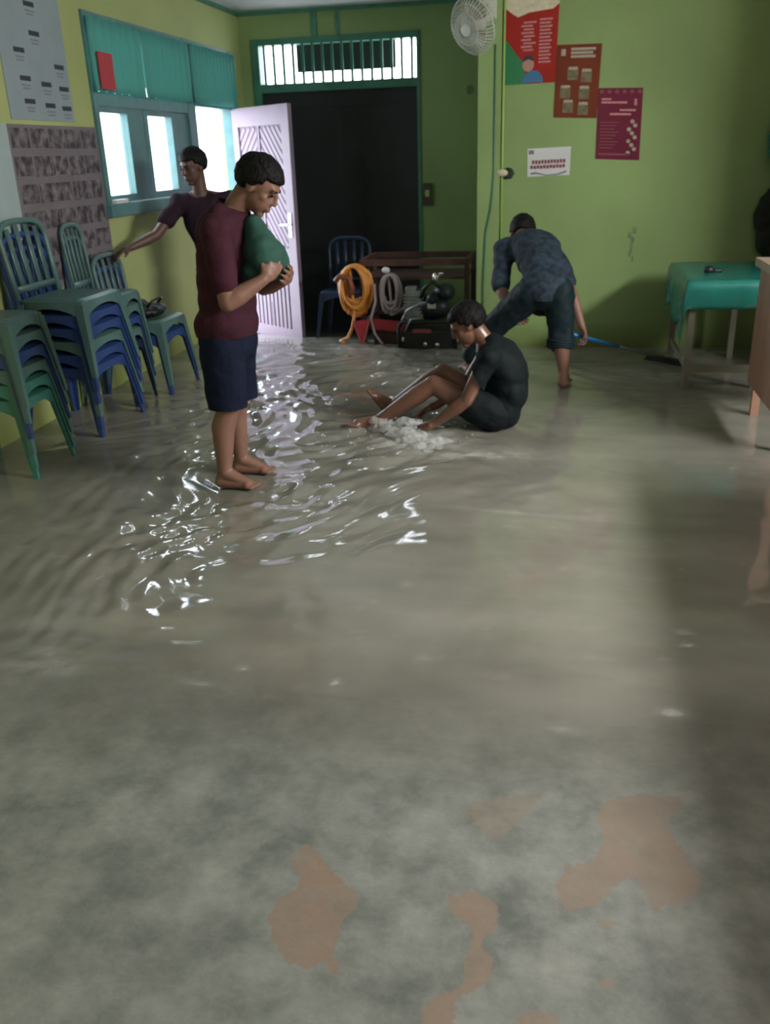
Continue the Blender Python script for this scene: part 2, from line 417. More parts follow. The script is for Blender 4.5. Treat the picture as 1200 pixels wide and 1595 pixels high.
# window 1
w = bpy.data.objects.new('window_1', None); scene.collection.objects.link(w); w.location = (LX, 6.75, 1.17); structure(w)
def wp(name, bm, m): return world_parent(link(name, bm, m), w)
bm = bmesh.new()
X0, X1 = LX-.09, LX+.02
bx(bm, X0, X1, WY0, WY0+.06, 1.17, 2.41); bx(bm, X0, X1, WY1-.05, WY1+.08, 1.17, 2.41)
bx(bm, X0+.003, X1-.003, WY0+.003, WY1, 2.35, 2.408); bx(bm, X0+.003, X1-.003, WY0+.003, WY1, 1.855, 1.94)
bx(bm, X0, X1+.03, WY0-.02, WY1+.04, 1.15, 1.23)
bx(bm, X0+.001, X1-.005, 6.71, 6.76, 1.93, 2.36)
wp('window_frame', bm, 'tealwood')
for (a, b) in ((5.985, 6.68), (6.69, 7.53)):
    bm = bmesh.new(); za, zb = 1.235, 1.85
    ga, gb = (5.985, 6.42) if a < 6.5 else (6.765, 7.20)
    xs0, xs1 = LX-.06, LX+.0
    bx(bm, xs0, xs1, a, ga if a < 6.5 else ga, za, zb) if ga-a > .01 else None
    bx(bm, xs0, xs1, gb, b, za, zb)
    bx(bm, xs0, xs1, ga, gb, za, 1.285); bx(bm, xs0, xs1, ga, gb, 1.815, zb)
    s = wp('sash', bm, 'tealwood')
    bm = bmesh.new(); bx(bm, LX-.035, LX-.031, ga, gb, 1.285, 1.815)
    g = link('glass', bm, 'glass'); g.parent = s
bm = bmesh.new(); bx(bm, LX+.0, LX+.02, 7.30, 7.33, 1.45, 1.56); wp('window_latch', bm, 'brownbox')

# doorway of the left wall (frame) and its open lilac door
d = bpy.data.objects.new('door_1', None); scene.collection.objects.link(d); d.location = (LX, 8.1, floor_z(8.1)); structure(d)
bm = bmesh.new()
bx(bm, X0+.001, X1-.001, DY0+.0, DY0+.03, -.3, 2.41); bx(bm, X0, X1, DY1-.05, DY1+.06, -.3, 2.41)
bx(bm, X0+.003, X1-.003, DY0, DY1, 2.35, 2.408); bx(bm, X0+.003, X1-.003, DY0, DY1, 1.915, 1.98)
world_parent(link('door_frame', bm, 'tealwood'), d)
H0 = Vector((LX+.02, 8.60)); H1 = Vector((-2.335, 8.02)); dv = (H1-H0).normalized(); LW = (H1-H0).length
leaf = bpy.data.objects.new('door_leaf', None)
def leafpart(name, bm, m, par=None):
    o = link(name, bm, m); o.matrix_world = Matrix.Translation((H0.x, H0.y, 0)) @ Matrix.Rotation(math.atan2(dv.y, dv.x), 4, 'Z'); return o
zb0, zt0 = -.135, 1.925
bm = bmesh.new()    # local x along the leaf, y- side faces the room
bx(bm, 0, .09, -.02, .02, zb0, zt0); bx(bm, LW-.12, LW, -.02, .02, zb0, zt0)
bx(bm, .09, LW-.12, -.02, .02, zt0-.16, zt0); bx(bm, .09, LW-.12, -.02, .02, .60, .72); bx(bm, .09, LW-.12, -.02, .02, zb0, zb0+.11)
mid = .09+(LW-.21)*.48
bx(bm, mid-.012, mid+.012, -.018, .018, .72, zt0-.16)
nsl = 15
for side in (0, 1):                          # slanted boards in a V
    xa, xb = (.10, mid-.022) if side == 0 else (mid+.022, LW-.13)
    for k in range(-4, nsl+2):
        z = .72+k*.085
        z0_, z1_ = (z, z+(xb-xa)*1.05) if side == 0 else (z+(xb-xa)*1.25, z)
        # clip to the panel
        pa, pb = Vector((xa, 0, z0_)), Vector((xb, 0, z1_))
        lo, hi = .735, zt0-.175
        if max(z0_, z1_) < lo or min(z0_, z1_) > hi: continue
        def clip(p, q):
            if p.z < lo: t = (lo-p.z)/(q.z-p.z); return p.lerp(q, t)
            if p.z > hi: t = (hi-p.z)/(q.z-p.z); return p.lerp(q, t)
            return p
        pa2, pb2 = clip(pa, pb), clip(pb, pa)
        if (pa2-pb2).length > .03: bar(bm, pa2, pb2, .022, .036, up=(0, 0, 1))
for k in range(11):
    x = .11+k*(LW-.25)/10; bx(bm, x-.020, x+.020, -.016, .016, zb0+.11, .60)
lf = leafpart('door_leaf', bm, 'lilac')
bm = bmesh.new(); bx(bm, .085, LW-.115, -.006, .006, zb0+.01, zt0-.01); bk = leafpart('back_panel', bm, 'lilacdim')
bm = bmesh.new(); bx(bm, mid-.026, mid-.013, -.019, .019, .73, zt0-.17); bx(bm, .088, .10, -.019, .019, .73, zt0-.17)
bx(bm, mid-.016, mid+.016, -.0165, .0165, zb0+.12, .2)
gr = leafpart('groove', bm, 'lilacgroove')
bm = bmesh.new(); bx(bm, LW-.085, LW-.045, -.03, .03, .82, 1.03, .004)
tube(bm, [(LW-.065, -.03, .93), (LW-.065, -.06, .93), (LW-.10, -.065, .93), (LW-.17, -.06, .925)], .009, 8)
hd = leafpart('door_handle', bm, 'chrome')
for o, p in ((lf, d), (bk, lf), (gr, lf), (hd, lf)):
    mw = o.matrix_world.copy(); o.parent = p
    o.matrix_parent_inverse = (Matrix.Translation(d.location) if p is d else Matrix.Identity(4)).inverted()
    if p is d: o.matrix_basis = mw
    else: o.matrix_basis = Matrix.Identity(4)

# curtains over the window and over the doorway
def curtain(y0, y1, folds, label, grp='teal curtains along the left wall'):
    bm = bmesh.new(); n = folds*8; zs = [2.375, 2.25, 2.1, 2.0, 1.935]
    rows = []
    for z in zs:
        row = []
        for i in range(n+1):
            t = i/n; y = y0+(y1-y0)*t
            row.append(bm.verts.new((LX+.045+.022*math.sin(t*folds*2*PI+.6*math.sin(z*5)), y, z)))
        rows.append(row)
    for a, b in zip(rows, rows[1:]):
        for i in range(n): bm.faces.new((a[i], a[i+1], b[i+1], b[i]))
    o = link('curtain', bm, 'curtain', smooth=True)
    sm = o.modifiers.new('t', 'SOLIDIFY'); sm.thickness = .002
    tag(o, label, 'curtain'); return o
curtain(5.925, 6.705, 7, 'teal pleated curtain behind the red card, left one of the window pair')
curtain(6.71, 7.60, 8, 'teal pleated curtain above the second window sash, beside the doorway')
curtain(7.625, 8.68, 13, 'teal finely pleated curtain above the open bright doorway')
bm = bmesh.new(); bx(bm, LX+.075, LX+.082, 5.94, 6.14, 1.95, 2.17, .002)
tag(link('card', bm, 'redcard'), 'red card propped on the window rail in front of teal curtain', 'card')
bm = bmesh.new(); bx(bm, LX+.0, LX+.045, 6.0, 6.18, 1.232, 1.26, .006)
tag(link('box', bm, 'white'), 'small white box lying on the window sill', 'box')

# double door with barred transom in the back wall
d2 = bpy.data.objects.new('door_2', None); scene.collection.objects.link(d2); d2.location = (-2.14, BACK, floor_z(BACK)); structure(d2)
bm = bmesh.new()
F0, F1 = BACK-.02, BACK+.10
bx(bm, DX0, DX0+.07, F0, F1, -.3, DZ); bx(bm, DX1-.03, DX1, F0, F1, -.3, DZ)
bx(bm, DX0+.003, DX1-.003, F0+.003, F1-.003, DZ-.055, DZ-.003); bx(bm, DX0+.003, DX1-.003, F0+.003, F1-.003, 2.07, 2.145)
world_parent(link('door_frame', bm, 'tealdark'), d2)
for (xa, xb) in ((DX0+.07, -2.14), (-2.14, DX1-.03)):
    bm = bmesh.new(); bx(bm, xa, xb-.002, BACK+.02, BACK+.06, -.26, 2.07)
    bx(bm, xa, xb-.003, BACK+.012, BACK+.02, 1.93, 2.07); bx(bm, xa, xb-.003, BACK+.012, BACK+.02, .7, .8)
    world_parent(link('door_leaf', bm, 'darkdoor'), d2)
for k in range(16):
    x = DX0+.115+k*(DX1-DX0-.19)/15
    bm = bmesh.new(); bx(bm, x-.012, x+.012, BACK+.0, BACK+.02, 2.145, DZ-.055)
    world_parent(link('bar', bm, 'tealdark'), d2)
bm = bmesh.new(); bx(bm, -2.57, -1.60, BACK+.20, BACK+.22, 2.25, 2.60)
world_parent(link('dark_board', bm, 'darkdoor'), d2)

# ------------------------------------------------------------------ flood water
def water_material():
    m = bpy.data.materials.new('murky_flood_water'); m.use_nodes = True
    nt = m.node_tree; b = nt.nodes['Principled BSDF']; L = nt.links
    b.inputs['IOR'].default_value = 1.65
    tc = nt.nodes.new('ShaderNodeTexCoord')
    n = nt.nodes.new('ShaderNodeTexNoise'); n.inputs['Scale'].default_value = 1.6; n.inputs['Detail'].default_value = 7
    mp = nt.nodes.new('ShaderNodeMapping'); mp.inputs['Scale'].default_value = (1, 2.2, 1)
    L.new(tc.outputs['Object'], mp.inputs[0]); L.new(mp.outputs[0], n.inputs['Vector'])
    cr = nt.nodes.new('ShaderNodeValToRGB')
    cr.color_ramp.elements[0].position = .3; cr.color_ramp.elements[0].color = (.205, .203, .172, 1)
    cr.color_ramp.elements[1].position = .75; cr.color_ramp.elements[1].color = (.31, .303, .265, 1)
    L.new(n.outputs[0], cr.inputs[0])
    at = nt.nodes.new('ShaderNodeAttribute'); at.attribute_name = 'foam_glint'
    mx = nt.nodes.new('ShaderNodeMix'); mx.data_type = 'RGBA'
    L.new(at.outputs['Fac'], mx.inputs[0]); L.new(cr.outputs[0], mx.inputs[6]); mx.inputs[7].default_value = (.62, .62, .60, 1)
    L.new(mx.outputs[2], b.inputs['Base Color'])
    rm = nt.nodes.new('ShaderNodeMapRange'); rm.inputs[3].default_value = .07; rm.inputs[4].default_value = .6
    L.new(at.outputs['Fac'], rm.inputs[0]); L.new(rm.outputs[0], b.inputs['Roughness'])
    al = nt.nodes.new('ShaderNodeAttribute'); al.attribute_name = 'depth'
    L.new(al.outputs['Fac'], b.inputs['Alpha'])
    return m
def ripple_amp(x, y):
    """calm shallow film near the camera, choppy where people wade and water runs in from the doorway"""
    a = .10
    g = lambda cx, cy, sx, sy: math.exp(-((x-cx)/sx)**2-((y-cy)/sy)**2)
    a += .70*g(-1.9, 5.8, 1.0, 1.8)+.8*g(-.9, 4.6, .55, .6)+.55*g(-1.5, 3.2, .6, .8)+.5*g(-1.3, 6.6, .9, .7)
    return min(a, 1.25)
def build_water():
    s = .019
    xs = arange(LX+.002, 1.2, s)+arange(1.2, RX-.002, .1)+[RX-.002]
    ys = arange(1.55, BACK-.002, s)+[BACK-.002]
    nx = len(xs); verts = []; foam_glint = []; depth = []
    for y in ys:
        fz = floor_z(y)
        for x in xs:
            A = ripple_amp(x, y)
            p = Vector((x, y, 0))
            wrp = Vector((noise.noise(p*1.1), noise.noise(p*1.1+Vector((7, 3, 1))), 0))*.5
            q = p+wrp
            h = .015*noise.noise(Vector((q.x*3.2, q.y*4.6, 1)))
            h += .019*noise.noise(Vector((q.x*10.5, q.y*8.5, 5)))
            h += .0050*noise.noise(Vector((q.x*19, q.y*24, 9)))
            # rings spreading from the sitting person
            r = math.hypot(x+.85, y-4.75)
            h += .007*math.sin(r*21+3*noise.noise(p*1.6))*math.exp(-((r-1.05)/.5)**2)
            h *= A
            # broad slow undulation everywhere
            h += .0016*noise.noise(Vector((x*1.4, y*3.6, 3)))
            base = .020+fz
            if y < 3.2:
                tt = max(0, min(1, (y-1.7)/1.5)); base = .004+.016*tt*tt*(3-2*tt)
            verts.append((x, y, base+h))
            # churned foamy patches plus painted glints
            f = 0
            nn = noise.noise(Vector((x*9, y*14, 2)))+.5*noise.noise(Vector((x*24, y*30, 2)))
            f = max(f, 1.1*math.exp(-((x+.72)/.22)**2-((y-4.62)/.16)**2)+.30*nn-.15)
            f = max(f, .9*math.exp(-((x+.42)/.30)**2-((y-4.40)/.07)**2)*(nn+.45)) 
            f = max(f, .45*math.exp(-((x+1.57)/.14)**2-((y-2.18)/.16)**2)*(.75+1.2*nn))
            for (cx, cy, sx, sy, k) in ((-.93, 2.26, .02, .012, .9), (-.62, 2.22, .013, .014, .8), (.45, 2.66, .025, .012, .8), (.45, 2.58, .02, .01, .6), (.37, 2.20, .035, .018, .9), (.44, 2.04, .012, .01, .8), (-1.04, 2.16, .08, .012, .35), (.06, 2.08, .06, .014, .35), (-.15, 3.62, .30, .02, .18), (-1.72, 7.0, .1, .1, .4)):  # small pale flecks: glints on the water put into the colour
                f = max(f, k*math.exp(-((x-cx)/sx)**2-((y-cy+.12*(x-cx))/sy)**2)*(1+nn))
            foam_glint.append(max(0, min(1, f)))
            e = y-2.02+.10*noise.noise(Vector((x*1.6, y*1.6, 4)))+.03*noise.noise(Vector((x*7, y*7, 4)))
            depth.append(max(0, min(.96, (e+.32)/.75)))
    faces = [(j*nx+i, j*nx+i+1, (j+1)*nx+i+1, (j+1)*nx+i) for j in range(len(ys)-1) for i in range(nx-1)
             if not (xs[i+1] > CX-.001 and ys[j+1] > STEP-.05)]
    me = bpy.data.meshes.new('flood_water'); me.from_pydata(verts, [], faces)
    me.attributes.new('foam_glint', 'FLOAT', 'POINT').data.foreach_set('value', foam_glint)
    me.attributes.new('depth', 'FLOAT', 'POINT').data.foreach_set('value', depth)
    for p in me.polygons: p.use_smooth = True
    o = bpy.data.objects.new('flood_water', me); scene.collection.objects.link(o)
    me.materials.append(water_material())
    tag(o, 'shallow murky brown flood water rippling across the concrete floor', 'water'); o['kind'] = 'stuff'
build_water()

# ------------------------------------------------------------------ things on the left wall
def on_left(name, label, cat, y0, y1, z0, z1, m, th=.006):
    t = thing(name, label, cat, (LX, (y0+y1)/2, z0))
    bm = bmesh.new(); bx(bm, LX+.001, LX+th, y0, y1, z0, z1)
    world_parent(link('sheet', bm, m), t); return t
t = on_left('wall_chart', 'blue grey organisation chart sheet pasted above the photo sheet', 'poster', 4.95, 5.66, 1.745, 2.62, 'paper')
bm = bmesh.new()
def lp(bm, y, z, w, h): bx(bm, LX+.006, LX+.0075, y-w/2, y+w/2, z-h/2, z+h/2)
cells = [(5.32, 2.36), (5.33, 2.21), (5.14, 2.11), (5.56, 2.05), (5.16, 1.965), (5.38, 1.945), (5.58, 1.93), (5.17, 1.845), (5.39, 1.83), (5.58, 1.82)]
lp(bm, 5.34, 2.45, .5, .02)
world_parent(link('heading', bm, 'ink'), t)
for y, z in cells:
    bm = bmesh.new(); lp(bm, y, z, .11, .026); nl = world_parent(link('name_label', bm, 'ink'), t)
    bm = bmesh.new(); lp(bm, y, z-.035, .09, .008); lp(bm, y, z-.053, .07, .008)
    c_ = link('small_print', bm, 'inkfaint'); c_.parent = nl
t = on_left('photo_sheet', 'mauve grey sheet of dark photographs hung behind the stacked chairs', 'poster', 4.88, 5.92, .78, 1.72, 'photobase')
for r in range(6):
    bm = bmesh.new()
    nC = 5
    for c in range(nC):
        y0 = 4.91+c*.2+random.uniform(-.005, .01); z1 = 1.70-r*.152
        bx(bm, LX+.006, LX+.008, y0, y0+.18, z1-.105-random.uniform(0, .01), z1)
    world_parent(link('photo_row', bm, 'photo'), t)
t = on_left('wall_board', 'pale blue grey board at the left edge beside the photo sheet', 'board', 3.3, 4.86, 1.10, 1.72, 'board', .02)

# ------------------------------------------------------------------ posters on the green wall
def on_front(name, label, cat, pts, m, th=.004):
    """pts = sheet corners (x, z), clockwise from top left"""
    t = thing(name, label, cat, ((pts[0][0]+pts[2][0])/2, STEP, pts[2][1]))
    bm = bmesh.new()
    a = [bm.verts.new((x, STEP-.001, z)) for x, z in pts]; b = [bm.verts.new((x, STEP-th, z)) for x, z in pts]
    bm.faces.new(a[::-1]); bm.faces.new(b)
    for i in range(4): bm.faces.new((a[i], a[(i+1) % 4], b[(i+1) % 4], b[i]))
    bmesh.ops.recalc_face_normals(bm, faces=bm.faces)
    world_parent(link('sheet', bm, m), t)
    def P(u, v, d=.0055):
        tl, tr, br, bl = [Vector(q) for q in pts]
        q = tl.lerp(tr, u).lerp(bl.lerp(br, u), v); return Vector((q.x, STEP-d, q.y))
    def shape(nm, polys, mm, d=.0055):
        bm = bmesh.new()
        for poly in polys:
            f = [bm.verts.new(P(u, v, d)) for u, v in poly]; g = [bm.verts.new(P(u, v, th-.0002)) for u, v in poly]
            bm.faces.new(f)
            n = len(f)
            for i in range(n): bm.faces.new((g[i], g[(i+1) % n], f[(i+1) % n], f[i]))
        bmesh.ops.recalc_face_normals(bm, faces=bm.faces)
        return world_parent(link(nm, bm, mm), t)
    return t, shape
def rc(u, v, w, h): return [(u, v), (u+w, v), (u+w, v+h), (u, v+h)]
def disc(u, v, a, b, n=14): return [(u+a*math.cos(2*PI*k/n), v+b*math.sin(2*PI*k/n)) for k in range(n)]
t, sh = on_front('poster', 'large red poster with green corner behind the wall fan', 'poster', [(-.485, 2.56), (-.07, 2.57), (-.084, 1.94), (-.478, 1.934)], 'posterred')
sh('title_band', [[(0, 0), (1, 0), (1, .20), (.9, .25), (.7, .26), (.5, .27), (.3, .31), (.22, .28), (.1, .22), (0, .22)]], 'cream')
sh('green_panel', [[(0, .5), (.12, .55), (.3, .7), (.42, .78), (.46, .97), (.45, 1), (0, 1)]], 'printgreen')
sh('drawn_shirt', [[(.38, .99), (.44, .90), (.55, .86), (.68, .87), (.76, .93), (.78, .99)]], 'printblue', .0065)
sh('drawn_head', [disc(.50, .80, .105, .075)], 'printskin', .0075)
sh('drawn_hair', [[(.40, .77), (.41, .73), (.48, .70), (.56, .71), (.61, .75), (.60, .77), (.5, .745)]], 'ink', .008)
sh('printed_text', [rc(.36 if k % 2 else .40, .36+.035*k, .22-.02*(k % 3), .018) for k in range(9)]+[rc(.68, .34+.036*k, .22-.03*(k % 2), .018) for k in range(13)], 'pinkprint')
t, sh = on_front('poster', 'brick red poster with small olive pictures, middle of the stepped three', 'poster', [(-.078, 2.18), (.236, 2.175), (.224, 1.69), (-.086, 1.705)], 'posterbrown')
sh('title_text', [rc(.32, .045+.05*k, .55-.06*(k % 2), .035) for k in range(3)]+[rc(.1, .06, .1, .09)], 'lightprint')
boxes = [(.27, .31), (.58, .34), (.12, .56), (.55, .57), (.20, .76), (.55, .79)]
for u, v in boxes:
    pc = sh('picture', [rc(u, v, .24, .17)], 'olivepic')
    cp = sh('caption', [rc(u+.02, v-.01, .2, .04)], 'lightprint', .0065); cp.parent = pc; cp.matrix_parent_inverse = Matrix.Identity(4)
t, sh = on_front('poster', 'magenta poster with pale flower border, lowest and rightmost of the stepped three', 'poster', [(.228, 1.888), (.540, 1.878), (.548, 1.394), (.232, 1.412)], 'posterpurple')
for k in range(6): sh('border_flower', [disc(.08+.17*k, .05, .05, .028, 8)], 'inkred')
sh('title_text', [rc(.08, .14, .22, .028), rc(.08, .185, .58, .028), rc(.5, .29, .36, .028), rc(.28, .345, .48, .03), rc(.82, .15, .06, .09)], 'pinkprint')
for k in range(9): sh('printed_flower', [disc(.80+.08*math.sin(k*2.1), .46+.055*k, .05, .03, 7)], 'lightprint')
sh('printed_text', [rc(.07, .47+.045*k, .42-.05*(k % 3), .014) for k in range(9)]+[rc(.06, .91, .7, .03)], 'inkred')
t, sh = on_front('notice', 'small white notice with two lines of maroon lettering on the green wall', 'sign', [(-.269, 1.497), (.051, 1.505), (.049, 1.306), (-.265, 1.300)], 'white')
sh('lettering', [rc(.11+k*.072, .42+(k % 3)*.005, .055, .13) for k in range(11)]+[rc(.07+k*.075, .60+(k % 2)*.01, .06, .12) for k in range(11)], 'inkred')
sh('corner_mark', [rc(.03, .06, .12, .14)], 'inkfaint')
sh('wavy_line', [[(.08, .86), (.2, .84), (.45, .95), (.7, .93), (.92, .83), (.92, .9), (.7, .985), (.45, .99), (.2, .91), (.08, .93)]], 'inkfaint')

# stains, hook, pipe, switch
bm = bmesh.new()
for k in range(7): ell(bm, (.53+random.uniform(-.03, .03), STEP+.002, .90-.035*k), (.02-.002*k, .004, .03))
structure(link('trim_3', bm, 'stain'))
t = thing('cable_hook', 'small cream and dark hook holding a cable on green wall', 'hook', (-.43, STEP-.01, 1.33))
bm = bmesh.new(); ell(bm, (-.455, STEP-.03, 1.335), (.045, .03, .028)); world_parent(link('holder', bm, 'cream', smooth=True), t)
bm = bmesh.new(); tube(bm, [(-.42, STEP-.02, 1.36), (-.385, STEP-.03, 1.355), (-.37, STEP-.03, 1.33), (-.385, STEP-.03, 1.305), (-.44, STEP-.02, 1.305)], .012, 8); world_parent(link('hook', bm, 'ink', smooth=True), t)
bm = bmesh.new(); tube(bm, [(-.515, STEP-.05, 2.2), (-.515, STEP-.05, 1.33), (-.53, STEP-.055, 1.1), (-.57, STEP-.055, .9), (-.585, STEP-.055, .5), (-.585, STEP-.055, .15)], .006, 6)
tag(link('cable', bm, 'tealdark', smooth=True), 'thin dark cable running down the corner pillar under the fan', 'cable')
bm = bmesh.new(); tube(bm, [(-.455, STEP-.02, 2.7), (-.455, STEP-.02, .55)], .009, 8)
tag(link('conduit', bm, 'pipe', smooth=True), 'thin green painted conduit running down the green wall', 'pipe')
t = thing('switch_box', 'small brown box fixed beside the dark double door', 'switch', (-1.28, BACK-.03, 1.1))
bm = bmesh.new(); bx(bm, -1.325, -1.235, BACK-.045, BACK-.001, 1.02, 1.22, .006); world_parent(link('case', bm, 'brownbox'), t)
bm = bmesh.new(); bx(bm, -1.30, -1.26, BACK-.052, BACK-.044, 1.10, 1.16, .003); world_parent(link('switch', bm, 'pipe'), t)
bm = bmesh.new(); ell(bm, (-.875, BACK-.002, 2.02), (.035, .004, .04))
structure(link('trim_4', bm, 'stain'))
bm = bmesh.new(); bx(bm, -2.35, -2.30, BACK-.02, BACK, DZ, CEIL-.03); bx(bm, -2.12, -2.09, BACK-.02, BACK, DZ, CEIL-.03)
structure(link('trim_5', bm, 'tealdark'))

# wall fan
fc = Vector((-.66, 6.95, 2.30))
t = thing('wall_fan', 'off white round wall fan with cage near the ceiling', 'fan', (-.60, STEP-.05, 2.4))
axis = Vector((-.55, -.75, -.38)).normalized(); ax, ay = frame_of(axis)
R = .185
bm = bmesh.new()
for k in range(44):
    a = 2*PI*k/44; e = ax*math.cos(a)+ay*math.sin(a)
    tube(bm, [fc+axis*.075+e*.04, fc+axis*.07+e*.10, fc+axis*.045+e*.155, fc+e*R], .003, 4)
    tube(bm, [fc+e*R, fc-axis*.06+e*.16, fc-axis*.09+e*.05], .0022, 4)
for rr_, dd in ((R, 0), (.155, .045), (.10, .07)):
    tube(bm, [fc+axis*dd+(ax*math.cos(2*PI*k/40)+ay*math.sin(2*PI*k/40))*rr_ for k in range(40)], .006 if dd == 0 else .003, 6, closed=True)
ell(bm, fc+axis*.078, (.042, .042, .008), (ax, ay, axis))
world_parent(link('cage', bm, 'fan', smooth=True), t)
for k in range(3):
    bm = bmesh.new(); a0 = k*2*PI/3
    rows = []
    for i in range(7):
        r_ = .03+i*.021; w_ = .35+.55*math.sin(i/6*PI*.75)
        rows.append([bm.verts.new(fc+(ax*math.cos(a0+w_*(s-.5)*1.6)+ay*math.sin(a0+w_*(s-.5)*1.6))*r_+axis*(.018*(s-.5)*2)) for s in (0, .33, .66, 1)])
    for a, b in zip(rows, rows[1:]):
        for j in range(3): bm.faces.new((a[j], a[j+1], b[j+1], b[j]))
    o = link('blade', bm, 'fanblade', smooth=True); sm = o.modifiers.new('t', 'SOLIDIFY'); sm.thickness = .003; world_parent(o, t)
bm = bmesh.new(); cone(bm, fc-axis*.05, fc-axis*.16, .06, .045); world_parent(link('motor_housing', bm, 'fan', smooth=True), t)
bm = bmesh.new(); tube(bm, [fc-axis*.14, (-.565, 7.12, 2.44), (-.56, STEP-.05, 2.44)], .022, 10); bx(bm, -.61, -.51, STEP-.07, STEP-.04, 2.36, 2.54, .008)
world_parent(link('bracket', bm, 'fan', smooth=False), t)

# ------------------------------------------------------------------ plastic chairs
def chair_parts():
    """armless stacking chair facing +x, seat .42 wide; returns list of (name, bmesh)"""
    out = []
    bm = bmesh.new()       # seat with rolled rim and arched aprons
    nu, nv = 12, 12; grid = []
    for i in range(nu+1):
        row = []
        for j in range(nv+1):
            u = -1+2*i/nu; v = -1+2*j/nv
            x = .21*u*(1-.06*v*v); y = .205*v*(1-.05*u*u)*(1 if u > 0 else 1-.10*u*u)
            e = max(abs(u), abs(v)); z = .430-.012*(1-e*e)-(.016 if e > .99 else 0)
            row.append(bm.verts.new((x, y, z)))
        grid.append(row)
    for i in range(nu):
        for j in range(nv): bm.faces.new((grid[i][j], grid[i+1][j], grid[i+1][j+1], grid[i][j+1]))
    rim = [grid[i][0] for i in range(nu+1)]+[grid[nu][j] for j in range(1, nv+1)]+[grid[i][nv] for i in range(nu-1, -1, -1)]+[grid[0][j] for j in range(nv-1, 0, -1)]
    low = []
    for v in rim:
        c = v.co; s = max(abs(c.x)/.21, abs(c.y)/.205)
        # deep at the corners (where the legs start), shallow in the middle: the arch
        k = min(1, min(abs(c.x)/.2, abs(c.y)/.2)); k = k**2.2
        low.append(bm.verts.new((c.x*1.035, c.y*1.035, c.z-.036-.075*k)))
    n = len(rim)
    for i in range(n): bm.faces.new((rim[i], low[i], low[(i+1) % n], rim[(i+1) % n]))
    bmesh.ops.recalc_face_normals(bm, faces=bm.faces)
    bmesh.ops.solidify(bm, geom=bm.faces[:], thickness=.005)
    out.append(('seat', bm))
    for sx in (1, -1):
        for sy in (1, -1):
            bm = bmesh.new()
            secs = []
            for k in range(6):
                t_ = k/5; z = .40*(1-t_)
                cx = sx*(.205+(.048 if sx > 0 else .03)*t_); cy = sy*(.20+.045*t_); w_ = .052*(1-t_)+.026*t_
                # L section opening inward
                L_ = [(0, 0), (-w_, 0), (-w_, -.006), (-.006, -.006), (-.006, -w_), (0, -w_)]
                secs.append([bm.verts.new((cx+a*sx, cy+b*sy, z)) for a, b in L_])
            for a, b in zip(secs, secs[1:]):
                for i in range(6): bm.faces.new((a[i], a[(i+1) % 6], b[(i+1) % 6], b[i]))
            bm.faces.new(secs[0]); bm.faces.new(secs[-1][::-1])
            bmesh.ops.recalc_face_normals(bm, faces=bm.faces)
            out.append(('leg', bm))
    bm = bmesh.new()       # backrest: arched frame with vertical slats
    def bp(y, z): return Vector((-.19-(z-.43)*.13, y, z))
    pts = []
    for k in range(17):
        a = PI*k/16
        y = .195*math.cos(a); yy = .195*(abs(math.cos(a))**.55)*(1 if math.cos(a) >= 0 else -1)
        pts.append(bp(yy, .72+.115*math.sin(a)**.8))
    pts = [bp(.185, .42), bp(.19, .58)]+pts+[bp(-.19, .58), bp(-.185, .42)]
    tube(bm, pts, .017, 8)
    for y in (-.115, -.04, .04, .115): bar(bm, bp(y, .47), bp(y*1.05, .815 if abs(y) < .1 else .80), .036, .008, up=(1, 0, .2))
    bar(bm, bp(-.185, .475), bp(.185, .475), .012, .04, up=(.2, 0, 1))
    out.append(('backrest', bm))
    return out
protos = {}
def make_chair(col):
    root = bpy.data.objects.new('plastic_chair', None); scene.collection.objects.link(root)
    for nm, bm in chair_parts():
        link(nm, bm, col, root, smooth=(nm == 'backrest'))
    return root
def place_chair(col, loc, rz, sc, label, group):
    if col not in protos: r = protos[col] = make_chair(col)
    else:
        r = protos[col].copy(); scene.collection.objects.link(r)
        for ch in protos[col].children:
            c = ch.copy(); scene.collection.objects.link(c); c.parent = r
    r.location = loc; r.rotation_euler = (0, 0, rz); r.scale = sc
    tag(r, label, 'chair', group); return r
T, B, G, N = 'chairteal', 'chairblue', 'chairgreen', 'chairdark'
ordn = ['bottom', 'second from the floor', 'third from the floor', 'fourth from the floor', 'fifth from the floor', 'sixth from the floor']
cw = {T: 'dull teal', B: 'blue', G: 'sea green', N: 'dark navy'}
def stack(cols, x, y, rz, sc, where, dz=.078, group=None):
    for k, c in enumerate(cols):
        pos = 'topmost' if k == len(cols)-1 else ordn[k]
        place_chair(c, (x+.003*k, y, k*dz), rz, sc, '%s plastic chair, %s in %s' % (cw[c], pos, where), group)
stack([G, G, T, B, T, T], -2.81, 4.00, 0, (1, .80, 1), 'the stack at the left edge', .078, 'chairs stacked at the left edge')
stack([B, B, T, B, B, T], -2.81, 4.79, 0, (1, 1.18, 1), 'the wide stack before the photo sheet', .075, 'chairs stacked before the photo sheet')
stack([N, T, B, T, T], -2.86, 5.335, 0, (.8, .62, 1), 'the narrow stack between two others', .078, 'chairs stacked between the other stacks')
stack([B, T], -2.80, 5.73, .0, (1, 1.0, 1), 'the low pair under the black bag', .085, 'low pair of chairs by the window')
bm = bmesh.new(); ell(bm, (-2.80, 5.70, .555), (.16, .17, .045)); ell(bm, (-2.86, 5.72, .58), (.09, .11, .05))
t = thing('bag', 'black bag lying on the low pair of chairs', 'bag', (-2.80, 5.70, .52))
organic('bag_body', bm, 'black', t, .008, 4, folds=.012, fscale=14)
bm = bmesh.new(); tube(bm, [(-2.72, 5.62, .59), (-2.68, 5.62, .63), (-2.66, 5.70, .64), (-2.68, 5.78, .63), (-2.72, 5.78, .59)], .008, 6)
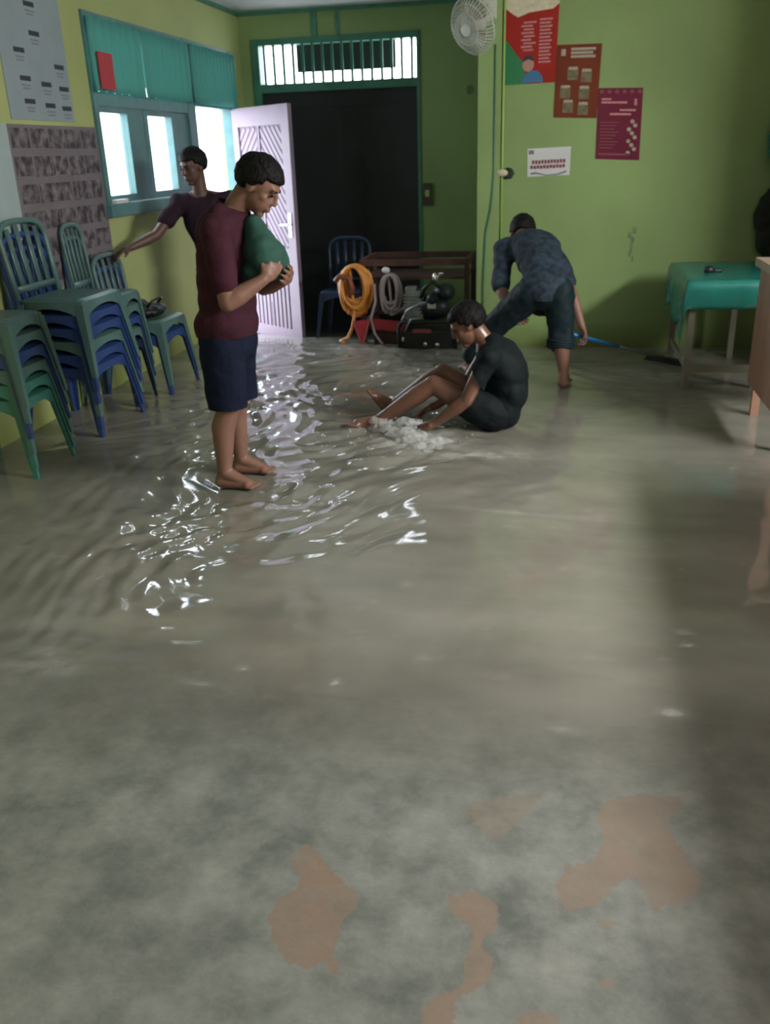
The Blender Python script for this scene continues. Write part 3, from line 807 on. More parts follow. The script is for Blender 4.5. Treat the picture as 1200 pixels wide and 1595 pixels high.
world_parent(link('bag_handle', bm, 'black', smooth=True), t)
# dark chair behind the orange hose
r = place_chair(N, (-1.93, 8.1, floor_z(8.1)+.02), -PI/2, (1, 1, 1.05), 'dark navy plastic chair in the shadow behind the orange hose', None)

# ------------------------------------------------------------------ rack, hoses, pump
t = thing('steel_rack', 'rusty brown steel frame rack behind the pump by the pillar', 'rack', (-1.15, 7.75, floor_z(7.75)))
RX0, RX1, RY0, RY1 = -1.62, -.74, 7.42, 8.0
bm = bmesh.new(); zt = .66
for (a, b) in (((RX0, RY0), (RX1, RY0)), ((RX0, RY1), (RX1, RY1)), ((RX0, RY0), (RX0, RY1)), ((RX1, RY0), (RX1, RY1))):
    bar(bm, (*a, zt), (*b, zt), .035, .05); bar(bm, (*a, .16), (*b, .16), .03, .035)
bx(bm, RX0, RX1, RY0+.02, RY1-.02, .52, .54)
world_parent(link('top_frame', bm, 'brownsteel'), t)
for x in (RX0, RX1):
    for y in (RY0, RY1):
        bm = bmesh.new(); bx(bm, x-.02, x+.02, y-.02, y+.02, floor_z(y)-.01, zt+.02); world_parent(link('leg', bm, 'brownsteel'), t)
def coil(name, label, c, ra, rb, turns, r, m, tilt, seed, tail=None, dy=.05):
    rnd = random.Random(seed); bm = bmesh.new()
    pts = []
    for k in range(turns*22):
        a = 2*PI*k/22; i = k/22
        fa = 1-.45*((i*.37) % 1); fb = 1-.36*((i*.61) % 1)
        pts.append(Vector((c[0]+ra*fa*math.sin(a), c[1]+dy*math.sin(i*2.4)+.02*math.sin(a+i), c[2]+rb*(1-fb)+rb*fb*math.cos(a)*1.0-.0)))
    if tail: pts += [Vector(p) for p in tail]
    tube(bm, pts, r, 7)
    o = link(name, bm, m, smooth=True); return o
t = thing('hose', 'coiled orange hose hanging from the left end of the rack', 'hose', (-1.68, 7.36, .05))
world_parent(coil('hose_coil', '', (-1.675, 7.36, .43), .145, .215, 17, .014, 'orangehose', 0, 1, [(-1.68, 7.33, .24), (-1.70, 7.31, .14), (-1.74, 7.30, .06), (-1.80, 7.28, .035), (-1.76, 7.24, .03)]), t)
bm = bmesh.new(); tube(bm, [(-1.82, 7.29, .53), (-1.78, 7.27, .57), (-1.70, 7.27, .56), (-1.68, 7.28, .48), (-1.69, 7.28, .42)], .024, 8)
world_parent(link('hose_tie', bm, 'orangedark', smooth=True), t)
t = thing('hose', 'coiled pale grey hose hanging from the rack beside the pump', 'hose', (-1.40, 7.34, .05))
world_parent(coil('hose_coil', '', (-1.37, 7.345, .40), .095, .175, 8, .012, 'greyhose', 0, 5, [(-1.36, 7.33, .24), (-1.26, 7.33, .30), (-1.16, 7.33, .38)], dy=.03), t)
bm = bmesh.new(); tube(bm, [(-1.50, 7.33, .50), (-1.49, 7.30, .36), (-1.53, 7.28, .22), (-1.50, 7.27, .10), (-1.45, 7.25, .04), (-1.42, 7.22, .02)], .012, 8)
world_parent(link('hose_tail', bm, 'greyhose', smooth=True), t)
bm = bmesh.new(); ell(bm, (-1.40, 7.33, .61), (.035, .03, .025)); world_parent(link('hose_tie', bm, 'white', smooth=True), t)
t = thing('metal_trough', 'red pointed metal trough on the floor under the hoses', 'trough', (-1.48, 7.3, 0))
bm = bmesh.new()
A_ = [(-1.68, 7.28, .20), (-1.54, 7.26, .22), (-1.60, 7.24, .02)]; B_ = [(-1.66, 7.34, .18), (-1.54, 7.36, .20), (-1.60, 7.33, .02)]
a = [bm.verts.new(p) for p in A_]; b = [bm.verts.new(p) for p in B_]; bm.faces.new(a); bm.faces.new(b[::-1])
for i in range(3): bm.faces.new((a[i], b[i], b[(i+1) % 3], a[(i+1) % 3]))
bmesh.ops.recalc_face_normals(bm, faces=bm.faces)
world_parent(link('pointed_end', bm, 'red'), t)
bm = bmesh.new(); bar(bm, (-1.54, 7.36, .17), (-1.22, 7.36, .13), .10, .07); bar(bm, (-1.54, 7.32, .21), (-1.24, 7.32, .17), .012, .02)
world_parent(link('side_panel', bm, 'red'), t)
bm = bmesh.new(); bar(bm, (-1.68, 7.275, .20), (-1.605, 7.235, .02), .012, .018); bar(bm, (-1.54, 7.255, .22), (-1.598, 7.235, .02), .012, .018)
world_parent(link('rim', bm, 'redlight'), t)
bm = bmesh.new(); bx(bm, -1.52, -1.24, 7.34, 7.42, -.02, .09); world_parent(link('foot', bm, 'brownsteel'), t)

t = thing('water_pump', 'black engine driven water pump with silver fittings behind the sitting person', 'pump', (-1.02, 7.18, 0))
bm = bmesh.new(); bx(bm, -1.24, -.80, 7.05, 7.32, 0, .17, .02); world_parent(link('base_box', bm, 'black'), t)
bm = bmesh.new()
for y in (7.04, 7.33):
    tube(bm, [(-1.25, y, .02), (-1.255, y, .20), (-1.23, y, .24), (-.82, y, .24), (-.79, y, .20), (-.79, y, .02)], .014, 8)
for x in (-1.25, -.79): tube(bm, [(x, 7.04, .20), (x, 7.33, .20)], .014, 8)
world_parent(link('guard_frame', bm, 'enginedark', smooth=True), t)
bm = bmesh.new(); bx(bm, -1.14, -.99, 7.042, 7.052, .15, .18); world_parent(link('label_strip', bm, 'redlight'), t)
bm = bmesh.new()
for k in range(8): bx(bm, -1.22, -1.06, 7.10, 7.27, .25+k*.026, .263+k*.026, .003)
bx(bm, -1.20, -1.08, 7.12, 7.25, .24, .47); bx(bm, -1.21, -1.12, 7.13, 7.24, .45, .50, .01)
world_parent(link('engine_block', bm, 'engine'), t)
bm = bmesh.new()
cone(bm, (-1.02, 7.18, .33), (-.94, 7.18, .33), .10, .09); cone(bm, (-.98, 7.08, .42), (-.98, 7.04, .42), .05, .045); ell(bm, (-.90, 7.2, .45), (.09, .10, .07))
tube(bm, [(-1.08, 7.1, .42), (-1.04, 7.06, .50), (-.98, 7.08, .55), (-.92, 7.1, .50)], .016, 8)
world_parent(link('pump_housing', bm, 'enginedark', smooth=True), t)
bm = bmesh.new(); ell(bm, (-.97, 7.15, .565), (.022, .022, .045)); tube(bm, [(-.97, 7.15, .54), (-.93, 7.15, .60), (-.90, 7.15, .60)], .010, 8)
bx(bm, -1.02, -.95, 7.06, 7.10, .34, .39, .006)
world_parent(link('valve', bm, 'chrome', smooth=False), t)
bm = bmesh.new(); tube(bm, [(-1.24, 7.06, .22), (-1.18, 7.03, .33), (-1.08, 7.05, .38), (-1.0, 7.05, .40)], .011, 8); tube(bm, [(-1.20, 7.03, .17), (-1.15, 7.02, .26), (-1.05, 7.03, .28)], .010, 8)
world_parent(link('pipe', bm, 'engine', smooth=True), t)
bm = bmesh.new(); ell(bm, (-1.22, 7.035, .10), (.012, .008, .02)); ell(bm, (-1.04, 7.045, .06), (.018, .008, .016)); ell(bm, (-.94, 7.045, .055), (.018, .008, .016))
world_parent(link('bolt', bm, 'chrome', smooth=True), t)

# ------------------------------------------------------------------ table, desk, cloths at the right
t = thing('table', 'small unpainted wooden table under teal plastic by the green wall', 'table', (1.1, 6.35, 0))
TX0, TX1, TY0, TY1, TZ = .80, 1.46, 5.88, 6.85, .695
bm = bmesh.new(); bx(bm, TX0, TX1, TY0, TY1, TZ-.03, TZ); bx(bm, TX0+.03, TX1-.03, TY0+.03, TY0+.05, TZ-.12, TZ-.03); bx(bm, TX0+.03, TX0+.05, TY0+.03, TY1-.03, TZ-.12, TZ-.03)
world_parent(link('tabletop', bm, 'rawwood'), t)
for x, y in ((TX0+.04, TY0+.04), (TX0+.04, TY1-.04), (TX1-.20, TY0+.04), (TX1-.20, TY1-.04)):
    bm = bmesh.new(); bx(bm, x-.02, x+.02, y-.02, y+.02, 0, TZ-.03); world_parent(link('leg', bm, 'rawwood'), t)
bm = bmesh.new(); bx(bm, TX0+.05, TX1-.2, TY0+.03, TY0+.05, .12, .17); bx(bm, TX0+.03, TX0+.05, TY0+.05, TY1-.05, .13, .17); world_parent(link('stretcher', bm, 'rawwood'), t)
bm = bmesh.new()
rows = []
import itertools
ny, nxx = 40, 30
def drape(u, v):
    """u across x (0 left), v along y (0 front); overhang left and front"""
    x = TX0-.30+u*(TX1+.04-(TX0-.30)); y = TY0-.17+v*(TY1-(TY0-.17))
    z = TZ+.006; px, py = x, y
    k = noise.noise(Vector((x*6, y*6, 0)))
    if x < TX0: dlt = TX0-x; z -= dlt*(.90+.25*noise.noise(Vector((y*3, 1, 0)))); px = TX0-.012-.05*abs(noise.noise(Vector((y*9, dlt*4, 2))))*min(1, dlt*6)-.02*dlt
    if y < TY0: dlt = TY0-y; z -= dlt*(1.0 if x < TX0+.35 else .95); py = TY0-.012-.03*abs(noise.noise(Vector((x*9, dlt*4, 6))))*min(1, dlt*6)
    if x < TX0 and y < TY0: z = min(z, TZ-(TX0-x)*.9-(TY0-y)*.5)
    z += .004*k
    return (px, py, z)
vs = [[bm.verts.new(drape(i/nxx, j/ny)) for i in range(nxx+1)] for j in range(ny+1)]
for j in range(ny):
    for i in range(nxx): bm.faces.new((vs[j][i], vs[j][i+1], vs[j+1][i+1], vs[j+1][i]))
o = link('plastic_sheet', bm, 'tableplastic', smooth=True); sm = o.modifiers.new('t', 'SOLIDIFY'); sm.thickness = .003; sm.offset = 1
tag(o, 'wrinkled teal plastic sheet draped over the small wooden table', 'tablecloth')
bm = bmesh.new(); ell(bm, (.97, 6.25, TZ+.03), (.035, .03, .028)); cone(bm, (.97, 6.25, TZ+.03), (1.05, 6.27, TZ+.02), .012, .010)
tag(organic('small_tool', bm, 'black', None, .004, 2), 'small dark object lying on the teal plastic sheet', 'tool')

t = thing('desk', 'pinkish brown wooden desk with tan top at the right edge', 'desk', (1.45, 4.9, 0))
bm = bmesh.new(); bx(bm, 1.105, 1.125, 4.55, 5.34, .20, .86); world_parent(link('side_panel', bm, 'deskwood'), t)
bm = bmesh.new(); bx(bm, 1.075, 1.75, 4.50, 5.37, .855, .90, .004); world_parent(link('desktop', bm, 'desktop'), t)
bm = bmesh.new(); bx(bm, 1.125, 1.72, 5.31, 5.33, .30, .855); world_parent(link('back_panel', bm, 'deskwood'), t)
for x in (1.15, 1.70):
    for y in (4.60, 5.28):
        bm = bmesh.new(); bx(bm, x-.022, x+.022, y-.022, y+.022, 0, .855); world_parent(link('leg', bm, 'deskwood'), t)

t = thing('jacket', 'dark jacket hanging on the green wall at the right edge', 'jacket', (1.55, STEP-.05, .6))
bm = bmesh.new()
for (x, z, a, b) in ((1.58, 1.25, .10, .26), (1.54, 1.0, .14, .22), (1.54, .82, .13, .16), (1.58, .70, .12, .14)): ell(bm, (x, STEP-.06, z), (a, .05, b))
organic('jacket_body', bm, 'jacket', t, .01, 3, folds=.03, fscale=8)
t = thing('towel', 'teal towel hanging above the dark jacket at right edge', 'towel', (1.60, STEP-.09, 1.35))
bm = bmesh.new(); ell(bm, (1.50, STEP-.11, 1.50), (.10, .045, .16)); ell(bm, (1.53, STEP-.11, 1.44), (.10, .04, .14))
organic('towel_body', bm, 'towel', t, .01, 3, folds=.025, fscale=9)
# unseen cabinet added to shade the right end of the green wall
t = thing('shade_cabinet', 'tall wooden cabinet added out of view to shade the green wall', 'cabinet', (2.5, 6.5, 0))
bm = bmesh.new(); bx(bm, 1.73, 3.25, 5.75, 7.18, 0, 2.45, .01); world_parent(link('body', bm, 'deskwood'), t)
for k in range(2):
    bm = bmesh.new(); bx(bm, 1.75+k*.75, 2.48+k*.75, 5.73, 5.75, .05, 2.4, .004); world_parent(link('door', bm, 'deskwood'), t)
for k in range(2):  # unseen desks, added to darken the floor at the right
    t = thing('shade_desk', 'wooden desk added out of view to shade the floor, ' + ('nearer the door' if k else 'nearer the table'), 'desk', (1.9, 3.2-1.5*k, 0), 0, 'desks added out of view to shade the floor')
    bm = bmesh.new(); bx(bm, 1.22, 2.5, 2.5-1.5*k, 3.95-1.5*k, .71, .75, .004); bx(bm, 1.26, 2.45, 2.55-1.5*k, 3.90-1.5*k, .58, .71); world_parent(link('desktop', bm, 'desktop'), t)
    bm = bmesh.new(); bx(bm, 1.26, 1.28, 2.55-1.5*k, 3.90-1.5*k, .10, .60); world_parent(link('front_panel', bm, 'deskwood'), t)
    for x in (1.26, 2.41):
        for y in (2.55, 3.86):
            bm = bmesh.new(); bx(bm, x, x+.04, y-1.5*k, y+.04-1.5*k, 0, .6); world_parent(link('leg', bm, 'deskwood'), t)
t = thing('shade_cupboard', 'tall wooden blocker with doors, added out of view to shade the right side', 'shade_cupboard', (1.9, .6, 0))  # added out of view to block light from behind the camera
bm = bmesh.new(); bx(bm, .52, 3.25, 0.1, .6, 0, 1.9, .01); world_parent(link('body', bm, 'deskwood'), t)
for k in range(4):
    bm = bmesh.new(); bx(bm, .54+k*.68, 1.20+k*.68, .6, .62, .05, 1.85, .004); world_parent(link('door', bm, 'deskwood'), t)

# ------------------------------------------------------------------ people
def V(*a): return Vector(a)
def hand(bm, wrist, d, n, side, curl=.5, s=1.0, spread=.05):
    """d: wrist to knuckles, n: palm normal (the way the palm faces), side: towards the thumb"""
    d = d.normalized(); n = (n-d*n.dot(d)).normalized(); sd = d.cross(n); sd = sd if sd.dot(side) > 0 else -sd
    pc = wrist+d*.045*s
    cone(bm, wrist, wrist+d*.03*s, .022*s, .024*s, sd, 1.25)
    ell(bm, pc, (.040*s, .048*s, .0155*s), (sd, d, n if sd.cross(d).dot(n) > 0 else -n))
    for k, L in enumerate((.070, .078, .073, .058)):
        off = (.030-.020*k)*s; b = pc+d*.036*s+sd*off; a = 0; p = b-d*.012*s
        dirv = (d+sd*(1.5-k)*spread).normalized()
        for j, fr in enumerate((.48, .30, .22)):
            a += curl*(.55 if j == 0 else .75)
            q = p+(dirv*math.cos(a)+n*math.sin(a))*L*s*(fr+(.17 if j == 0 else 0))
            cone(bm, p, q, (.0092-.0008*j)*s, (.0084-.0008*j)*s, n=10); p = q
    tb = wrist+d*.022*s+sd*.026*s
    q1 = tb+(d*.65+sd*.55+n*.35).normalized()*.036*s; q2 = q1+(d*.9+n*(.2+.5*curl)+sd*.05).normalized()*.028*s
    cone(bm, tb-sd*.008*s, q1, .0125*s, .0105*s, n=10); cone(bm, q1, q2, .0102*s, .0085*s, n=10)
def foot(bm, ankle, d, up, s=1.0):
    d = d.normalized(); up = (up-d*up.dot(d)).normalized(); lat = d.cross(up)
    heel = ankle-d*.022*s-up*.042*s
    cone(bm, ankle, heel, .034*s, .032*s)
    ball = ankle+d*.115*s-up*.052*s
    cone(bm, heel, ball, .031*s, .024*s, lat, 1.25)
    cone(bm, ankle+d*.01*s, ball+up*.006*s, .033*s, .022*s, lat, 1.15)
    cone(bm, ball-lat*.018*s, ball+lat*.018*s, .021*s, .021*s)
    for k in range(5):
        o_ = lat*(-.034+.017*k)*s; L = (.048, .046, .042, .036, .030)[k] if True else 0
        cone(bm, ball+o_-up*.002*s, ball+o_*1.08+d*L*s-up*.006*s, .0105*s, .0085*s, n=10)
def head(bm, hm, c, f, u, s=1.0):
    """skull, jaw, nose, brow, ears, lips into bm; hair cap into hm. c centre of head, f facing, u up"""
    f = f.normalized(); u = (u-f*u.dot(f)).normalized(); l = u.cross(f)
    A = (l, f, u)
    ell(bm, c+u*.028*s-f*.008*s, (.074*s, .095*s, .084*s), A)
    ell(bm, c-u*.035*s+f*.030*s, (.058*s, .062*s, .068*s), A)
    ell(bm, c-u*.090*s+f*.062*s, (.026*s, .022*s, .020*s), A)       # chin
    cone(bm, c+f*.088*s+u*.022*s, c+f*.102*s-u*.020*s, .008*s, .0115*s)  # nose
    ell(bm, c+f*.093*s-u*.024*s, (.016*s, .012*s, .009*s), A)
    ell(bm, c+f*.089*s-u*.053*s, (.022*s, .010*s, .007*s), A); ell(bm, c+f*.087*s-u*.064*s, (.019*s, .010*s, .007*s), A)
    cone(bm, c-l*.036*s+f*.078*s+u*.030*s, c+l*.036*s+f*.078*s+u*.030*s, .010*s, .010*s)
    for sg in (-1, 1):
        ell(bm, c+l*sg*.073*s-f*.004*s-u*.004*s, (.009*s, .017*s, .030*s), (l, (f*.95+u*.2).normalized(), (u*.98-f*.2).normalized()))
        ell(bm, c+l*sg*.036*s+f*.050*s-u*.016*s, (.022*s, .026*s, .024*s), A)   # cheeks
    if hm is not None:
        vs = ell(hm, c+u*.032*s-f*.012*s, (.090*s, .110*s, .100*s), A, 40, 28)
        for v in vs:
            p = v.co-c; pf, pu, pl = p.dot(f), p.dot(u), p.dot(l)
            front = pf > .045*s and pu < .062*s
            side = abs(pl) > .03*s and pf > .012*s and pu < .028*s
            low = pu < (-.045*s if pf < -.03*s else -.010*s)
            if front or side or low: v.co = c+u*.02*s+(v.co-c-u*.02*s)*.72
            else: v.co += (v.co-c).normalized()*.006*s*noise.noise(v.co*60)
def eyes(c, f, u, s, parent):
    f = f.normalized(); u = (u-f*u.dot(f)).normalized(); l = u.cross(f)
    for sg in (-1, 1):
        bm = bmesh.new(); ell(bm, c+l*sg*.031*s+f*.083*s+u*.008*s, (.012*s, .007*s, .005*s), (l, f, u), 12, 8)
        world_parent(link('eye', bm, 'hair', smooth=True), parent)
        bm = bmesh.new(); cone(bm, c+l*sg*.018*s+f*.090*s+u*.030*s, c+l*sg*.046*s+f*.080*s+u*.032*s, .0035*s, .003*s, n=8)
        world_parent(link('eyebrow', bm, 'hair', smooth=True), parent)
def torso(bm, pel, wst, chs, nck, shL, shR, lat, g=0, pw=.150, ww=.130, cwid=.155, pd=.105, wd=.095, cd=.105):
    lat = Vector(lat).normalized()
    def axes(a, b):
        z = (Vector(b)-Vector(a)).normalized(); x = (lat-z*lat.dot(z)).normalized(); return (x, z.cross(x), z)
    A1, A2, A3 = axes(pel, wst), axes(wst, chs), axes(chs, nck)
    ell(bm, pel, (pw+g, pd+g, .12+g), A1, 26, 18)
    ell(bm, wst, (ww+g, wd+g, .15+g), A2, 26, 18)
    ell(bm, (Vector(wst)+Vector(chs))/2, (ww+.008+g, wd+.004+g, .14+g), A2, 26, 18)
    ell(bm, chs, (cwid+g, cd+g, .165+g), A3, 26, 18)
    ell(bm, Vector(chs).lerp(Vector(nck), .5), (cwid*.92+g, cd*.82+g, .11+g), A3, 26, 18)
    for s in (shL, shR):
        cone(bm, Vector(chs).lerp(Vector(nck), .55), s, .070+g, .056+g)
        cone(bm, Vector(nck), s, .042+g*.6, .050+g)
def arm(bm, sh, el, wr, s=1.0):
    cone(bm, sh, el, .050*s, .038*s); m_ = Vector(el).lerp(Vector(wr), .3)
    cone(bm, el, m_, .037*s, .041*s); cone(bm, m_, wr, .041*s, .025*s)
def leg(bm, hp, kn, an, s=1.0, back=None):
    cone(bm, hp, kn, .086*s, .054*s); m_ = Vector(kn).lerp(Vector(an), .30)+(back if back is not None else V(0, 0, 0))
    cone(bm, kn, m_, .052*s, .056*s); cone(bm, m_, an, .056*s, .034*s)

# ---- standing person cradling a bundle, seen from the side
P = thing('person', 'standing person in maroon t-shirt and navy shorts cradling a green bundle', 'person', (-1.50, 3.88, 0))
pel, wst, chs, nck = V(-1.495, 3.88, .72), V(-1.485, 3.88, .90), V(-1.47, 3.88, 1.09), V(-1.42, 3.88, 1.285)
shR, shL = V(-1.445, 3.725, 1.215), V(-1.445, 4.035, 1.215)
elR, wrR = V(-1.395, 3.655, .925), V(-1.255, 3.735, 1.01)
elL, wrL = V(-1.375, 4.095, .93), V(-1.23, 3.995, .98)
hc, hf, hu = V(-1.292, 3.88, 1.388), V(.80, -.06, -.60), V(.60, 0, .80)
hpR, knR, anR = V(-1.50, 3.80, .68), V(-1.495, 3.80, .42), V(-1.545, 3.79, .095)
hpL, knL, anL = V(-1.50, 3.96, .68), V(-1.51, 3.98, .42), V(-1.535, 4.00, .095)
bm = bmesh.new(); hm = bmesh.new()
torso(bm, pel, wst, chs, nck, shL, shR, (0, 1, 0))
cone(bm, nck-V(.02, 0, .04), hc-hf*.03-hu*.05, .058, .052)
head(bm, hm, hc, hf, hu, 1.02)
arm(bm, shR, elR, wrR, 1.05); arm(bm, shL, elL, wrL, 1.05)
hand(bm, wrR, V(.5, .45, .55), V(-.7, .5, .0), V(-.2, -.5, .8), .75)
hand(bm, wrL, V(.35, -.7, .1), V(-.7, -.3, .6), V(0, 0, 1), .6)
leg(bm, hpR, knR, anR, 1.0, V(-.022, 0, 0)); leg(bm, hpL, knL, anL, 1.0, V(-.022, 0, 0))
foot(bm, anR, V(1, -.05, 0), V(0, 0, 1)); foot(bm, anL, V(1, .05, 0), V(0, 0, 1))
organic('body', bm, 'skin', P, .0055, 3)
organic('hair', hm, 'hair', P, .006, 2, folds=.003, fscale=60)
eyes(hc, hf, hu, 1.02, P)
bm = bmesh.new(); torso(bm, pel+V(0, 0, .02), wst, chs, nck-V(.02, 0, .02), shL, shR, (0, 1, 0), .017, pd=.118, wd=.113, cd=.112)
ell(bm, V(-1.495, 3.88, .80), (.145, .178, .11)); ell(bm, V(-1.485, 3.88, 1.20), (.105, .155, .10)); cone(bm, V(-1.445, 3.80, 1.265), V(-1.445, 3.96, 1.265), .055, .055); cone(bm, nck-V(.03, 0, .05), nck+V(.022, 0, .035), .080, .072); cone(bm, nck-V(0, 0, .045), shR, .082, .066); cone(bm, nck-V(0, 0, .045), shL, .082, .066)
for sh_, el_ in ((shR, elR), (shL, elL)): cone(bm, sh_, Vector(sh_).lerp(Vector(el_), .74), .062, .060, cap=True)
b_cut = [(V(0, 0, .752), V(0, 0, -1)), (V(-1.42, 0, 1.318), V(.50, 0, 1))]
organic('t_shirt', bm, 'maroon', P, .009, 4, folds=.012, fscale=8, seed=2, cut=b_cut)
bm = bmesh.new(); ell(bm, pel, (.135, .165, .12))
for h, k in ((hpR, knR), (hpL, knL)): cone(bm, Vector(h)+V(0, 0, .02), Vector(k)-V(0, 0, .03), .108, .094)
organic('shorts', bm, 'navy', P, .009, 4, folds=.010, fscale=9, seed=5, cut=[(V(0, 0, .425), V(0, 0, -1)), (V(0, 0, .83), V(0, 0, 1))])
# the bundle
bm = bmesh.new()
cone(bm, V(-1.325, 3.86, 1.235), V(-1.275, 3.86, 1.10), .040, .095, V(0, 1, 0), 1.25)
cone(bm, V(-1.285, 3.84, 1.12), V(-1.265, 3.90, 1.06), .085, .080)
ell(bm, V(-1.325, 3.86, 1.03), (.055, .11, .06))
o = organic('cloth_bundle', bm, 'greencloth', None, .007, 4, folds=.012, fscale=10, seed=3)
tag(o, 'bottle green cloth bundle held against the chest of the maroon shirted person', 'bundle')

# ---- person by the window reaching for a chair
P = thing('person', 'person in dark plum shirt by the window reaching towards the chairs', 'person', (-2.42, 6.32, 0))
pel, wst, chs, nck = V(-2.43, 6.32, .76), V(-2.46, 6.31, .95), V(-2.49, 6.29, 1.10), V(-2.51, 6.26, 1.27)
shR, shL = V(-2.665, 6.22, 1.215), V(-2.335, 6.36, 1.22)
elR, wrR = V(-2.775, 6.02, 1.02), V(-2.905, 5.84, .95)
elL, wrL = V(-2.30, 6.37, .96), V(-2.32, 6.22, .78)
hc, hf, hu = V(-2.525, 6.21, 1.455), V(-.45, -.85, -.25), V(0, 0, 1)
bm = bmesh.new(); hm = bmesh.new()
lat = (shL-shR).normalized()
torso(bm, pel, wst, chs, nck, shL, shR, lat)
cone(bm, nck-V(0, 0, .04), hc-V(0, 0, .05)-hf*.03, .054, .05)
head(bm, hm, hc, hf, hu, 1.0)
arm(bm, shR, elR, wrR, .95); arm(bm, shL, elL, wrL, .95)
hand(bm, wrR, V(-.5, -.75, -.25), V(0, 0, -1), V(.8, -.4, 0), .5)
hand(bm, wrL, V(0, -.2, -1), V(1, 0, 0)*-1, V(0, -1, 0), .4)
for sg in (-1, 1):
    h, k, a = pel+lat*sg*.085-V(0, 0, .03), V(-2.42, 6.28, .43)+lat*sg*.09, V(-2.42, 6.32, .085)+lat*sg*.10
    leg(bm, h, k, a, 1.0); foot(bm, a, V(-.3, -.9, 0), V(0, 0, 1))
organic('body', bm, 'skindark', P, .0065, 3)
organic('hair', hm, 'hair', P, .006, 2, folds=.003, fscale=60)
eyes(hc, hf, hu, 1, P)
bm = bmesh.new(); torso(bm, pel, wst, chs, nck-V(0, 0, .03), shL, shR, lat, .018)
for sh_, el_ in ((shR, elR), (shL, elL)): cone(bm, sh_, Vector(sh_).lerp(Vector(el_), .55), .066, .060)
organic('t_shirt', bm, 'plum', P, .009, 4, folds=.012, fscale=8, seed=9, cut=[(V(0, 0, .74), V(0, 0, -1))])
bm = bmesh.new(); ell(bm, pel, (.165, .13, .12))
for sg in (-1, 1): cone(bm, pel+lat*sg*.085, V(-2.42, 6.28, .42)+lat*sg*.09, .105, .085)
organic('shorts', bm, 'navy', P, .009, 4, folds=.01, fscale=9, seed=1, cut=[(V(0, 0, .42), V(0, 0, -1))])

# ---- person sitting in the water
P = thing('person', 'person in wet black t-shirt sitting in the water with legs outstretched', 'person', (-.30, 4.95, 0))
pel, wst, chs, nck = V(-.300, 4.95, .125), V(-.265, 4.95, .25), V(-.290, 4.95, .385), V(-.395, 4.95, .500)
shL, shR = V(-.365, 4.79, .445), V(-.365, 5.11, .455)
elL, wrL = V(-.475, 4.755, .215), V(-.655, 4.78, .075)
elR, wrR = V(-.500, 5.12, .235), V(-.670, 5.00, .12)
hc, hf, hu = V(-.487, 4.94, .600), V(-.86, -.10, -.50), V(-.50, 0, .86)
bm = bmesh.new(); hm = bmesh.new()
torso(bm, pel, wst, chs, nck, shL, shR, (0, 1, 0))
cone(bm, nck-V(-.03, 0, .03), hc-hf*.03-hu*.05, .056, .050)
head(bm, hm, hc, hf, hu, 1.0)
arm(bm, shL, elL, wrL); arm(bm, shR, elR, wrR)
hand(bm, wrL, V(-.85, .1, -.35), V(0, .5, -.8), V(0, 1, .3), .35); hand(bm, wrR, V(-.85, -.2, -.35), V(0, -.5, -.8), V(0, -1, .3), .35)
leg(bm, V(-.36, 4.86, .105), V(-.675, 4.87, .275), V(-1.00, 4.86, .055), .98); leg(bm, V(-.36, 5.04, .105), V(-.645, 5.07, .300), V(-.955, 5.08, .085), .98)
foot(bm, V(-1.00, 4.86, .055), V(-.80, -.25, .30), V(.35, 0, .9)); foot(bm, V(-.955, 5.08, .085), V(-.55, .1, .75), V(.8, 0, .5))
organic('body', bm, 'skinwet', P, .0055, 3)
organic('hair', hm, 'hair', P, .006, 2, folds=.003, fscale=60)
eyes(hc, hf, hu, 1, P)
bm = bmesh.new(); torso(bm, pel+V(.005, 0, 0), wst+V(.01, 0, 0), chs, nck+V(.03, 0, -.02), shL, shR, (0, 1, 0), .016)
for sh_, el_ in ((shR, elR), (shL, elL)): cone(bm, sh_, Vector(sh_).lerp(Vector(el_), .72), .064, .058)
organic('t_shirt', bm, 'blackwet', P, .008, 4, folds=.013, fscale=9, seed=4, cut=[(V(0, 0, .02), V(0, 0, -1)), (V(-.30, 0, .12), V(-.85, 0, -.45))])
bm = bmesh.new(); ell(bm, pel, (.115, .165, .10))
for y in (4.86, 5.04): cone(bm, V(-.33, y, .11), V(-.50, y+(y-4.95)*.1, .19), .105, .092)
organic('shorts', bm, 'blackwet', P, .008, 4, folds=.01, fscale=9, seed=8, cut=[(V(-.52, 0, .19), V(-.85, 0, .4)), (V(0, 0, .004), V(0, 0, -1))])

# ---- person bending over, seen from behind
P = thing('person', 'person bending over in dark blue shirt and rolled jeans, seen from behind', 'person', (0, 5.95, 0))
pel, wst, chs, nck = V(-.085, 5.97, .655), V(-.105, 6.10, .760), V(-.165, 6.27, .865), V(-.235, 6.41, .905)
shL, shR = V(-.375, 6.33, .855), V(-.060, 6.33, .865)
elL, wrL = V(-.385, 6.14, .62), V(-.30, 6.02, .52)
elR, wrR = V(.085, 6.18, .605), V(.165, 6.09, .385)
hc, hf, hu = V(-.262, 6.49, .950), V(-.05, .62, -.78), V(0, .78, .62)
bm = bmesh.new(); hm = bmesh.new()
torso(bm, pel, wst, chs, nck, shL, shR, (1, 0, 0))
cone(bm, nck, hc-hf*.03-hu*.05, .056, .050)
head(bm, hm, hc, hf, hu, 1.02)
arm(bm, shL, elL, wrL); arm(bm, shR, elR, wrR)
hand(bm, wrR, V(.25, .10, -.75), V(-.35, -.2, -.2), V(.8, 0, .3), 1.0)
hand(bm, wrL, V(.5, .1, -.8), V(.5, -.5, 0), V(0, 1, 0), .6)
leg(bm, V(.005, 5.96, .62), V(.030, 5.94, .36), V(.060, 5.88, .095), .95, V(0, -.02, 0))
